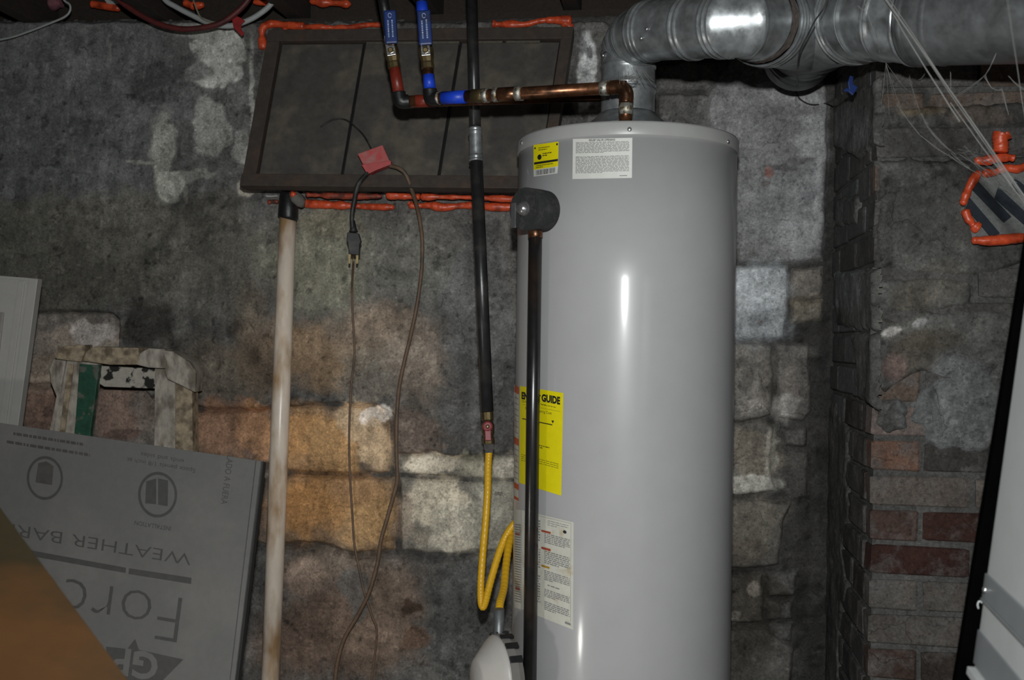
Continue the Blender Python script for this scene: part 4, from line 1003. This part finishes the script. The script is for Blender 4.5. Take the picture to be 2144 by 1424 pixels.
lathe('flare_nut', [(.011, 0), (.0135, .002), (.0135, .012), (.0105, .016), (.0105, .022)], Y0, ge, M_CHROME, yc, 6, False)
ypts = [Y0 + ge * .018, P(1022, 980, 2.53), P(1021, 1030, 2.53), P(1017, 1090, 2.52), P(1011, 1160, 2.51), P(1007, 1220, 2.50), P(1007, 1256, 2.495), P(1011, 1271, 2.49), P(1017, 1258, 2.487), P(1028, 1215, 2.48), P(1046, 1155, 2.475), P(1062, 1118, 2.475), P(1078, 1096, 2.48), P(1086, 1093, 2.50), P(1082, 1100, 2.52), P(1068, 1130, 2.46), P(1060, 1180, 2.40), P(1055, 1230, 2.33), P(1047, 1262, 2.27), P(1045, 1284, 2.245)]
sp = smooth_path(ypts, 22)
sweep('corrugated_tube', sp, [.0088 + .00035 * math.sin(k * 1.57) for k in range(len(sp))], M_YEL, yc, 16)
sweep('bare_end', [P(1045, 1282, 2.246), P(1044, 1322, 2.225)], .0072, M_GALVD, yc, 16)

# ------------------------------------------------------------------ white drain pipe with black coupling
dp = empty('drain_pipe', P(567, 1424, 2.86), 'stained white plastic drain pipe standing against the wall with a black top coupling', 'drain pipe')
d_top = BACK.at(603, 445, 0.075); d_bot = BACK.at(566, 1424, 0.085); d_end = d_bot + (d_bot - d_top) * 0.28
sweep('pipe', [d_top, d_top.lerp(d_bot, .5), d_end], [.0235, .0265, .026], M_PVC, dp, 32)
cpl = sweep('rubber_coupling', [BACK.at(603, 402, .07), BACK.at(604, 412, .07), BACK.at(604, 430, .073), BACK.at(603, 455, .075), BACK.at(602, 459, .075)], [.022, .0265, .0275, .0285, .026], M_SOOT, dp, 24, jit=.02)
sweep('mortar_blob', [BACK.at(612, 404, .095), BACK.at(620, 415, .1), BACK.at(630, 424, .09), BACK.at(634, 432, .08)], [.012, .018, .016, .007], pbr('mortar_lump', lin((110, 106, 100)), .95, var=.3, scale=70, bump=.6), dp, 12, jit=.12)
sweep('foam_dab', [BACK.at(611, 402, .105), BACK.at(615, 408, .112), BACK.at(617, 414, .108)], [.006, .01, .006], M_FOAM, dp, 10, jit=.1)

# ------------------------------------------------------------------ cords and the red outlet tap hung at the window
fr = lambda x, y, o=0.06: BACK.at(x, y, o)
tapc = P(783, 335, Q(.42, .8).y - 0.06)
tap = empty('outlet_tap', tapc, 'dusty square red plastic outlet tap hanging in front of the window', 'outlet tap')
dz = tapc.y
b1 = slab('tap_body', [P(748, 322, dz), P(801, 303, dz), P(818, 342, dz), P(769, 362, dz)], (0, 0.032, 0), M_REDBOX, tap, .003)
slab('tap_lip', [P(757, 345, dz - .002), P(818, 336, dz - .002), P(819, 344, dz - .002), P(788, 356, dz - .002), P(769, 365, dz - .002)], (0, 0.034, 0), pbr('red_plastic', lin((178, 62, 62)), .5, var=.2, scale=60), tap, .001)
c1 = empty('power_cord', P(745, 560, dz), 'black cord looping down from the red tap to a grimy three-pin plug', 'power cord')
sweep('cord', smooth_path([P(778, 356, dz + .012), P(764, 368, dz - .002), P(749, 388, dz - .01), P(742, 420, dz), P(737, 450, dz + .005), P(738, 478, dz + .01)], 10), .0062, M_CORD, c1, 12)
dpz = dz + .012
sweep('strain_relief', [P(738, 462, dpz), P(740, 478, dpz), P(740, 486, dpz)], [.0065, .0088, .013], M_CORD, c1, 12)
pb = slab('plug_body', [P(727, 486, dpz - .012), P(750, 488, dpz - .012), P(755, 505, dpz - .012), P(752, 512, dpz - .012), P(751, 534, dpz - .012), P(731, 532, dpz - .012), P(729, 512, dpz - .012), P(725, 500, dpz - .012)], (0, .026, 0), M_CORD, c1, .002)
for x in (732, 748):
    slab('plug_blade', [P(x - 2.5, 532, dpz), P(x + 2.5, 532, dpz), P(x + 1.5, 552, dpz), P(x - 2.5, 552, dpz)], (0, .003, 0), M_BRASS, c1)
sweep('plug_pin', [P(740, 532, dpz + .006), P(740, 556, dpz + .006)], .0024, M_BRASS, c1, 8)
pts = [P(740, 548, dpz + .01), fr(737, 600, .05), fr(738, 650, .04), fr(741, 700, .04), fr(742, 745, .04), fr(736, 800, .04), fr(733, 850, .04), fr(731, 920, .045), fr(733, 1000, .05), fr(738, 1080, .05), fr(742, 1140, .05), fr(752, 1190, .05), fr(764, 1245, .055), fr(779, 1290, .05), fr(789, 1320, .05), fr(785, 1370, .05), fr(778, 1424, .05), fr(772, 1500, .05), fr(770, 1600, .05)]
o = sweep('thin_wire', smooth_path(pts, 8), .0034, M_CORDB, None, 10); tag(o, 'thin grey brown wire hanging down the wall below the plug', 'wire')
pts = [P(816, 347, dz + .01), P(834, 352, dz), P(850, 366, dz), P(863, 400, dz + .02), fr(875, 440, .10), fr(883, 490, .07), fr(884, 540, .06), fr(880, 590, .05), fr(871, 650, .05), fr(858, 710, .045), fr(846, 760, .045), fr(836, 810, .045), fr(831, 870, .045), fr(830, 940, .05), fr(832, 1000, .05), fr(826, 1030, .05), fr(812, 1080, .055), fr(798, 1130, .06), fr(790, 1180, .06), fr(773, 1240, .065), fr(748, 1290, .06), fr(722, 1335, .06), fr(708, 1380, .06), fr(702, 1424, .06), fr(700, 1500, .06), fr(700, 1600, .06)]
o = sweep('extension_cord', smooth_path(pts, 8), .0056, M_CORDB, None, 10); tag(o, 'thicker brown cord running from the red tap down the wall in a long bend', 'extension cord')
o = sweep('loose_wire', smooth_path([Q(.23, .62, .006), Q(.27, .58, .012), Q(.31, .58, .012), Q(.35, .63, .014), Q(.385, .69, .02), P(778, 312, dz + .03)], 8), .0022, M_CORD, None, 8)
tag(o, 'thin black wire arching over the window pane to the red tap', 'wire')

# ------------------------------------------------------------------ cables looped under the joists
co = 0.11
wc = empty('white_cable', BACK.at(470, 50, co), 'thick pale grey cable hanging in a loop above the window corner', 'cable')
sweep('cable', smooth_path([BACK.at(x, y, co) for x, y in ((325, -30), (346, 0), (368, 14), (394, 28), (430, 45), (460, 53), (488, 53), (521, 42), (545, 28), (566, 10), (590, -24))], 8), .0078, M_WCAB, wc, 16)
rc = empty('maroon_cable', BACK.at(390, 60, co), 'maroon cable sagging in front of the wall beside the pale grey loop', 'cable')
sweep('cable', smooth_path([BACK.at(x, y, co + .034) for x, y in ((225, -30), (250, 0), (276, 20), (303, 36), (330, 49), (357, 57), (390, 61), (430, 57), (462, 48), (490, 30), (515, 6), (530, -20))], 8), .0080, M_RCAB, rc, 16)
tie = slab('red_tie', [BACK.at(x, y, co + .022) for x, y in ((485, 40), (494, 33), (506, 38), (513, 44), (505, 50), (504, 60), (511, 70), (506, 76), (497, 66), (489, 58))], -NH * .004, M_RRAG, None, .001)
tag(tie, 'frayed red tie knotted round the pale grey cable', 'cable tie')
tw = sweep('thin_white_wire', smooth_path([BACK.at(x, y, .07) for x, y in ((124, -20), (134, 0), (146, 10), (146, 24), (134, 36), (104, 49), (60, 66), (20, 79), (-40, 90))], 8), .0032, M_WCAB, None, 10)
tag(tw, 'thin pale wire drooping along the top of the wall', 'wire')
kn = sweep('twine', smooth_path([BACK.at(x, y, co + .012) for x, y in ((405, 0), (412, 20), (422, 38), (440, 46), (462, 45), (482, 38), (496, 34))], 8), .0022, pbr('twine', lin((128, 120, 100)), .9), None, 8)
tag(kn, 'pale twine strung along the inside of the cable loop', 'twine')
ins = sweep('insulation_scrap', smooth_path([BACK.at(x, y, -.06) for x, y in ((50, 0), (75, 6), (100, 4), (130, 6))], 6), [.02 + .006 * math.sin(k) for k in range(19)], M_PINK, None, 12, jit=.12)
tag(ins, 'dusty pink scrap of insulation in the joist bay', 'insulation')
wsc = slab('paper_scrap', [BACK.at(x, y, -.05) for x, y in ((208, -14), (242, -14), (250, 10), (225, 8))], -NH * .01, M_WHITEP); tag(wsc, 'pale scrap stuck in orange foam over the wall', 'scrap')

# ------------------------------------------------------------------ things leaning on the left
# white panelled door
wd = empty('panel_door', P(40, 890, 2.55), 'white painted panel door leaning at the wall behind the grey board', 'door')
nd = 2.80
def dq(poly, d, th, mat, nm, root, b=.001): return slab(nm, [P(x, y, d) for x, y in poly], (0, th, 0), mat, root, b)
dq([(-420, 545), (79, 583), (36, 905), (-8, 1200), (-480, 1160)], nd, .03, M_WHITEP, 'door_slab', wd, .003)
dq([(60, 582), (79, 584), (36, 905), (16, 902)], nd - .006, .007, M_WHITEP, 'edge_strip', wd, .002)
dq([(38, 588), (52, 589), (10, 900), (-4, 898)], nd - .004, .005, M_WHITEP, 'moulding', wd, .0015)
dq([(-420, 552), (60, 589), (60, 594), (-420, 558)], nd - .003, .004, M_WHITEP, 'moulding', wd, 0)
dq([(-420, 622), (8, 655), (-20, 900), (-460, 870)], nd - .005, .006, pbr('grey_panel_paint', lin((140, 136, 130)), .6), 'raised_panel', wd, .003)
# old painted wooden frame piece
of = empty('old_wooden_frame', BACK.at(250, 930, .1), 'weathered white and green painted wooden frame propped against the wall', 'wooden frame')
Yf = BACK.at(250, 800, .15).y
dq([(140, 755), (205, 757), (178, 960), (100, 950)], Yf, .04, M_OLDP, 'left_jamb', of, .003)
lj = dq([(112, 752), (138, 755), (134, 780), (128, 808), (130, 830), (106, 960), (92, 958), (118, 830), (106, 800), (104, 772)], Yf + .004, .035, M_OLDP, 'left_casing', of, .002)
dq([(142, 762), (154, 764), (128, 955), (118, 955)], Yf - .006, .01, M_OLDP2, 'jamb_stop', of, .002)
dq([(166, 762), (208, 765), (190, 900), (186, 960), (150, 955), (158, 880)], Yf - .004, .02, M_GREENP, 'green_jamb', of, .002)
dq([(324, 770), (352, 772), (354, 960), (322, 955)], Yf + .002, .04, M_OLDP, 'right_jamb', of, .003)
dq([(350, 792), (372, 802), (372, 965), (350, 962)], Yf - .006, .05, M_OLDP, 'right_casing', of, .003)
dq([(366, 800), (402, 818), (404, 970), (366, 966)], Yf - .012, .06, M_OLDP2, 'right_casing', of, .004)
dq([(112, 744), (134, 724), (176, 722), (178, 734), (170, 758), (140, 755), (118, 752)], Yf - .02, .06, M_OLDP2, 'header_block', of, .004)
dq([(172, 756), (180, 736), (194, 726), (290, 728), (292, 764), (230, 764)], Yf - .03, .07, M_OLDP2, 'header_block', of, .004)
dq([(286, 764), (292, 740), (310, 729), (344, 731), (352, 744), (346, 772), (310, 770)], Yf - .03, .07, M_OLDP, 'header_block', of, .004)
dq([(336, 732), (362, 736), (398, 760), (410, 778), (408, 822), (372, 804), (350, 794), (344, 776), (348, 756)], Yf - .036, .075, M_OLDP, 'header_block', of, .004)
dq([(205, 766), (328, 772), (326, 814), (218, 810), (202, 800)], Yf + .02, .03, M_WORN, 'inner_rail', of, .003)

# grey foil insulation board with upside-down print
bA, bB, bC = P(0, 886, 2.62), P(551, 966, 2.48), P(497, 1424, 2.36)
bn = (bB - bA).cross(bC - bB).normalized()
if bn.y > 0: bn = -bn
def BD(px, py, off=0.0):
    r = ray(px, py); o_ = bA + bn * off
    return CAM + r * ((o_ - CAM).dot(bn) / r.dot(bn))
board = empty('insulation_board', BD(300, 1420), 'grey foil insulation board with upside-down dark print leaning on the wall', 'insulation board')
slab('board_sheet', [BD(-420, 824), BD(551, 966), BD(478, 1590), BD(-420, 1460)], -bn * .013, M_BOARD, board, .001)
slab('board_edge', [BD(546, 966), BD(552, 967), BD(479, 1590), BD(472, 1588)], -bn * .016, M_EDGE, board)
slab('edge_line', [BD(535, 964, .0004), BD(537, 964, .0004), BD(463, 1588, .0004), BD(461, 1588, .0004)], -bn * .0003, M_PRINT, board)
def btext(nm, body, org, xd, yd, size, mat=M_PRINT, bold=0.0, sp=1.0, off=.0006, fit=None):
    v, f = glyphs(body, bold, spacing=sp)
    if fit:
        x1 = max(p[0] for p in v); sx = fit / x1
    else: sx = size
    o = mesh_obj(nm, [BD(org[0] + xd[0] * p[0] * sx + yd[0] * p[1] * size, org[1] + xd[1] * p[0] * sx + yd[1] * p[1] * size, off) for p in v], f, mat)
    return part(o, board)
xd = (-.985, -.165); yd = (-.13, .99)
btext('board_lettering', 'WEATHER BARRIER', (402, 1160), xd, yd, 36, fit=478, bold=-.008)
btext('board_lettering', 'ForceField', (396, 1252), xd, yd, 146, fit=600, bold=-.02)
btext('board_lettering', 'Space panels 1/8 inch at', (410, 982), xd, yd, 13, fit=146)
btext('board_lettering', 'ends and sides', (386, 962), xd, yd, 13, fit=92)
btext('board_lettering', 'INSTALLATION', (359, 1103), xd, yd, 13, fit=78, bold=.01)
btext('board_lettering', 'LADO A FUERA', (476, 952), (-.13, .99), (.985, .165), 19, fit=104)
def bpoly(nm, px, mat=M_PRINT, off=.0006): return part(mesh_obj(nm, [BD(x, y, off) for x, y in px], [tuple(range(len(px)))], mat), board)
def bring(nm, c, rx, ry, w, mat=M_PRINT, n=36, off=.0006):
    v = []
    for k in range(n):
        a = 2 * math.pi * k / n
        for q in (1, 1 - w): v.append(BD(c[0] + rx * q * math.cos(a), c[1] + ry * q * math.sin(a), off))
    return part(mesh_obj(nm, v, [(2 * k, 2 * ((k + 1) % n), 2 * ((k + 1) % n) + 1, 2 * k + 1) for k in range(n)], mat), board)
bpoly('print_bar', [(401, 1210), (400, 1223), (269, 1202), (270, 1190)]); bpoly('print_bar', [(264, 1189), (263, 1200), (40, 1160), (40, 1148)])
bring('print_ring', (330, 1036), 41, 48, .13); bpoly('print_icon', [(306, 1008), (327, 1002), (327, 1056), (304, 1054)]); bpoly('print_icon', [(331, 1002), (352, 1006), (351, 1060), (331, 1057)])
bring('print_ring', (94, 1001), 38, 46, .13); bpoly('print_icon', [(80, 970), (97, 966), (112, 976), (109, 1016), (74, 1010)], pbr('faint_print', lin((80, 77, 74)), .6))
def dash(nm, o0, o1, th, seed, mat=None):
    rr = random.Random(seed); v, f = [], []; t_ = 0
    while t_ < 1:
        w = rr.uniform(.02, .09); t2 = min(1, t_ + w); b0 = len(v)
        for a, q in ((t_, 0), (t2, 0), (t2, th), (t_, th)): v.append(BD(o0[0] + (o1[0] - o0[0]) * a, o0[1] + (o1[1] - o0[1]) * a + q, .0006))
        f.append((b0, b0 + 1, b0 + 2, b0 + 3)); t_ = t2 + .014
    return part(mesh_obj(nm, v, f, mat or MATS['faint_print']), board)
dash('fine_print', (28, 905), (176, 928), 6, 1); dash('fine_print', (14, 922), (188, 950), 6, 2); dash('fine_print', (438, 1212), (436, 1262), 4, 3)
bpoly('emblem', [(222, 1354), (266, 1359), (283, 1338), (291, 1361), (384, 1381), (330, 1436), (262, 1480), (226, 1420)])
btext('emblem_letters', 'GP', (335, 1372), xd, yd, 78, mat=M_BOARD, bold=.03, off=.0012)

# plywood sheet in the near corner
ply = slab('plywood_sheet', [P(-160, 850, 1.30), P(0, 1062, 1.22), P(268, 1424, 1.10), P(330, 1508, 1.07), P(-160, 1508, 1.07)], (0.004, .006, -.014), M_PLY, None, .001)
tag(ply, 'orange brown plywood sheet propped in front of the grey board', 'plywood')

# ------------------------------------------------------------------ flue opening on the chimney, stuffed and sealed with foam
flc = FRONT.at(2090, 420, .02)
flue = empty('flue_cover', flc, 'grey and dark striped flue plug ringed with orange foam on the chimney', 'flue plug')
octo = [(2022, 424), (2036, 385), (2062, 364), (2110, 352), (2170, 345), (2200, 400), (2190, 470), (2150, 498), (2036, 500), (2030, 462)]
slab('plug_disc', [FRONT.at(x, y, .03) for x, y in octo], -NH * .04, M_GSTR, flue, .002)
for (x0, y0, x1, y1, w) in ((2040, 386, 2110, 460, 20), (2026, 424, 2086, 494, 20), (2086, 402, 2160, 470, 22), (2120, 380, 2180, 430, 18)):
    slab('dark_stripe', [FRONT.at(x0 + 5, y0 - w * .5, .034), FRONT.at(x1 + 8, y1 - w * .3, .034), FRONT.at(x1 - 8, y1 + w * .3, .034), FRONT.at(x0 - 3, y0 + w * .6, .034)], -NH * .006, M_DSTR, flue, .001)
def ff(pxs, rad, sd, mat=None, n=8): return foam('foam_bead', pxs, rad, flue, FRONT, .035, mat, n, sd, .3)
ff([(2015, 430), (2024, 405), (2032, 388), (2044, 368), (2052, 364)], .010, 31)
ff([(2056, 362), (2080, 362), (2105, 352), (2130, 354), (2150, 348)], .012, 32)
ff([(2040, 335), (2060, 337), (2085, 332), (2110, 330), (2125, 332)], .011, 33)
ff([(2094, 320), (2096, 305), (2094, 292), (2098, 280)], .022, 34, n=10)
ff([(2106, 276), (2110, 284), (2112, 292)], .010, 35)
ff([(2020, 438), (2026, 456), (2034, 466), (2040, 476)], .010, 36)
ff([(2038, 470), (2044, 476), (2050, 480)], .017, 37)
ff([(2034, 503), (2060, 504), (2090, 503), (2128, 499), (2150, 498)], .012, 38)
ff([(2150, 350), (2170, 356), (2180, 370)], .012, 39)

# blue scrap and the thin wires by the tee
bs = slab('blue_scrap', [P(x, y, 2.33) for x, y in ((1766, 190), (1772, 184), (1778, 186), (1776, 172), (1780, 158), (1787, 160), (1786, 176), (1796, 182), (1792, 190), (1786, 199), (1778, 192))], (0, .008, 0), M_BLUE, None, .001)
tag(bs, 'torn bit of blue plastic caught at the chimney corner', 'plastic scrap')
o = sweep('stray_wire', smooth_path([P(1734, -10, 2.0), P(1724, 18, 2.0), P(1706, 44, 2.02), P(1692, 72, 2.04), P(1676, 104, 2.06), P(1670, 140, 2.1), P(1669, 180, 2.12)], 8), .0014, M_CORD, None, 6); tag(o, 'thin black wire hanging across the vent tee', 'wire')
o = sweep('stray_wire', smooth_path([BACK.at(1666, 190, .03), BACK.at(1676, 208, .04), BACK.at(1700, 219, .04), BACK.at(1730, 216, .04), P(1750, 206, 2.5), P(1764, 196, 2.4)], 8), .0018, M_CORD, None, 6); tag(o, 'thin black wire sagging under the vent tee against the wall', 'wire')

# ------------------------------------------------------------------ sheet metal plenum on the right
PD = 1.25
pt, pb_ = P(2158, 540, PD), P(2036, 1424, PD)
ud = (pt - pb_); pbm = pb_ - ud * 0.9; ptm = pt + ud * 0.30
nr = Vector((-.218, -1, 0)).normalized() * 0.36
rt = Vector((.60, -.13, 0))
plen = empty('furnace_plenum', Vector((pbm.x + .2, pbm.y - .2, 0)), 'pale grey sheet metal furnace plenum with lapped seams beside the chimney', 'plenum')
bz = pb_ + ud * ((0.0 - pb_.z) / ud.z)
slab('plenum_shell', [bz, bz + nr, ptm + nr, ptm], rt, M_DUCT, plen, .002)
pn = Vector((0, 0, 1)).cross(nr).normalized()
if pn.x > 0: pn = -pn
def onp(z):     # point on the far edge at pixel height
    t_ = (z - pb_.z) / (pt.z - pb_.z); return pb_ + ud * t_
z1 = P(2052, 1200, PD).z; z2 = P(2046, 1318, PD).z; z3 = P(2034, 1396, PD).z
def band(nm, za, zb, h, mat):
    a, b_ = onp(za), onp(zb)
    return slab(nm, [a, a + nr, b_ + nr, b_], pn * h, mat, plen, .0008)
slab('dark_band_strip', [pbm + Vector((-.0245, .012, 0)), pbm + Vector((.05, .012, 0)), ptm + Vector((.05, .012, 0)), ptm + Vector((.002, .012, 0))], (0, .012, 0), pbr('deep_black', (0.0012, 0.0012, 0.0012), 1.0, var=.3, bump=0, spec=0.0), plen, .002)  # added black strip, makes the dark band along the plenum's far edge
band('seam_strip', z1, z1 - .029, .0025, M_DUCTD)
band('seam_strip', z2, z2 - .040, .002, M_DUCTD)
band('seam_fold', z1 - .0295, z1 - .0315, .004, M_DUCTD)
band('drive_cleat', z3, z3 - .009, .008, M_DUCT)
sc_ = onp(z1 - .016) + nr * .05
lathe('seam_screw', [(.004, 0), (.004, .003), (.0015, .0045)], sc_ + pn * .0025, pn, M_CHROME, plen, 12)
hk = onp(z1 - .036)
sweep('bent_tab', smooth_path([hk + pn * .0005, hk + pn * .004 + Vector((0, 0, .002)), hk + pn * .006 + Vector((0, 0, -.002)), hk + pn * .005 + Vector((0, 0, -.007))], 5), .0009, M_DUCT, plen, 6)

# ------------------------------------------------------------------ cobwebs
def web(name, strands, label):
    V_, F_ = [], []
    for pts_, r in strands:
        v, f = sweep_data(smooth_path([P(*q) for q in pts_], 6), r, 5, False)
        b0 = len(V_); V_ += v; F_ += [tuple(i + b0 for i in q) for q in f]
    o = mesh_obj(name, V_, F_, M_WEB); return tag(o, label, 'cobweb', kind='stuff')
rs = random.Random(11)
S = []
def sag(a, b, k=3, s=6):
    out = []
    for i in range(k + 2):
        t_ = i / (k + 1); out.append((a[0] + (b[0] - a[0]) * t_ + rs.uniform(-.5, .5), a[1] + (b[1] - a[1]) * t_ + s * 4 * t_ * (1 - t_) + rs.uniform(-.5, .5), a[2] + (b[2] - a[2]) * t_))
    return out
main_a, main_b = (1848, -12, 1.62), (2160, 445, 1.40)
for k in range(6):
    S.append((sag((main_a[0] + rs.uniform(-5, 8), -12, 1.62 + rs.uniform(-.02, .02)), (2160 + rs.uniform(-6, 10), 445 + rs.uniform(-8, 8), 1.40), 5, rs.uniform(-4, 4)), rs.uniform(.0004, .0007)))
S.append((sag((1900, 80, 1.58), (2010, 255, 1.5), 4, 2), .0009)); S.append((sag((1850, -5, 1.62), (1905, 90, 1.58), 3, 0), .0009))
S.append((sag((1990, 215, 1.52), (2150, 432, 1.40), 4, 2), .0006))
knot = (1855, 132, 1.9)
for tx, ty in ((1872, 200), (1885, 225), (1845, 220), (1862, 240), (1900, 190)): S.append((sag(knot, (tx, ty, 1.95), 2, 2), .0003))
for (a, b) in (((1880, 218, 1.9), (1928, 285, 1.85)), ((1928, 285, 1.85), (1985, 325, 1.8)), ((1985, 325, 1.8), (2052, 365, 1.72)), ((2052, 365, 1.72), (2110, 402, 1.65)), ((2110, 402, 1.65), (2160, 430, 1.6)),
             ((1904, 160, 1.9), (1928, 240, 1.85)), ((1928, 240, 1.85), (1960, 290, 1.82)), ((1960, 290, 1.82), (2000, 322, 1.78)), ((2000, 322, 1.78), (2046, 308, 1.72)), ((1990, 318, 1.78), (2030, 352, 1.75)), ((1940, 262, 1.85), (1992, 316, 1.78)),
             ((1996, 206, 1.7), (2062, 158, 1.62)), ((2062, 158, 1.62), (2086, 112, 1.6)), ((2062, 158, 1.62), (2080, 186, 1.62)), ((2080, 186, 1.62), (2098, 186, 1.62)), ((2098, 186, 1.62), (2112, 240, 1.62)), ((2108, -5, 1.5), (2148, 260, 1.5)), ((2112, 160, 1.55), (2150, 190, 1.55)),
             ((1812, 0, 1.8), (1816, 22, 1.8)), ((1816, 22, 1.8), (1832, 70, 1.8)), ((1816, 22, 1.8), (1796, 12, 1.8)), ((1832, 70, 1.8), (1842, 110, 1.85)), ((1990, 150, 1.8), (1991, 186, 1.8)), ((1926, 165, 1.7), (1936, 155, 1.68))):
    for k in range(2): S.append((sag((a[0] + rs.uniform(-3, 3), a[1] + rs.uniform(-3, 3), a[2]), b, 3, rs.uniform(1, 5)), rs.uniform(.0002, .0004)))
for k in range(26):       # fine veil toward the flue plug
    x = rs.uniform(1990, 2110); y = 300 + (x - 1990) * .75 + rs.uniform(-18, 18)
    S.append((sag((x, y, 1.75), (x + rs.uniform(25, 60), y + rs.uniform(12, 50), 1.7), 2, rs.uniform(-3, 5)), rs.uniform(.0002, .0004)))
web('cobweb', S, 'dusty grey cobweb strands stretched across the duct and chimney')
S = []
for k in range(9):
    S.append((sag((1296 + k * 6, 140 - rs.uniform(0, 10), 2.2), (1300 + k * 9 + rs.uniform(-8, 8), 172 + rs.uniform(-4, 4), 2.2), 2, rs.uniform(0, 6)), rs.uniform(.0002, .0005)))
for k in range(14):
    S.append((sag((1298 + rs.uniform(0, 34), 168 + rs.uniform(-4, 6), 2.2), (1310 + rs.uniform(0, 40), 150 + rs.uniform(-8, 24), 2.19), 2, rs.uniform(-3, 6)), rs.uniform(.0003, .0006)))
web('cobweb', S, 'small dusty cobweb over the copper elbow on the heater')

# ------------------------------------------------------------------ small lit work light on the floor (its glint shows low on the tank)
gq = T(1215, 1340); gn = Vector((gq.x - TX, gq.y - TY, 0)).normalized(); gvv = (CAM - gq).normalized()
gr = gn * (2 * gn.dot(gvv)) - gvv
wl = gq + gr * ((0.13 - gq.z) / gr.z)
lamp = empty('work_light', (wl.x, wl.y, 0), 'small lit work light standing on the floor left of the heater', 'work light')
lathe('lamp_base', [(.05, 0), (.05, .012), (.03, .02), (.018, .03)], (wl.x, wl.y, 0), (0, 0, 1), M_IRON, lamp, 28)
lathe('lamp_socket', [(.017, .03), (.017, .080), (.015, .086)], (wl.x, wl.y, 0), (0, 0, 1), M_SOOT, lamp, 20)
mb = bpy.data.materials.new('lit_bulb'); mb.use_nodes = True
pb2 = mb.node_tree.nodes['Principled BSDF']; pb2.inputs['Emission Color'].default_value = (1, .97, .92, 1); pb2.inputs['Emission Strength'].default_value = 95
lathe('bulb', [(.016, .085), (.027, .094), (.043, .110), (.048, .13), (.043, .153), (.026, .170), (.002, .175)], (wl.x, wl.y, 0), (0, 0, 1), mb, lamp, 24)

for o in bpy.data.objects:
    if o.type == 'MESH' and o.name.split('.')[0] in ('label_print', 'notice_print', 'energy_print', 'warning_print', 'side_print', 'bar_code', 'fine_print', 'grip_lettering', 'board_lettering', 'side_block', 'warning_heading', 'emblem_letters', 'notice_heading', 'energy_heading', 'label_logo'):
        o['kind'] = 'stuff'
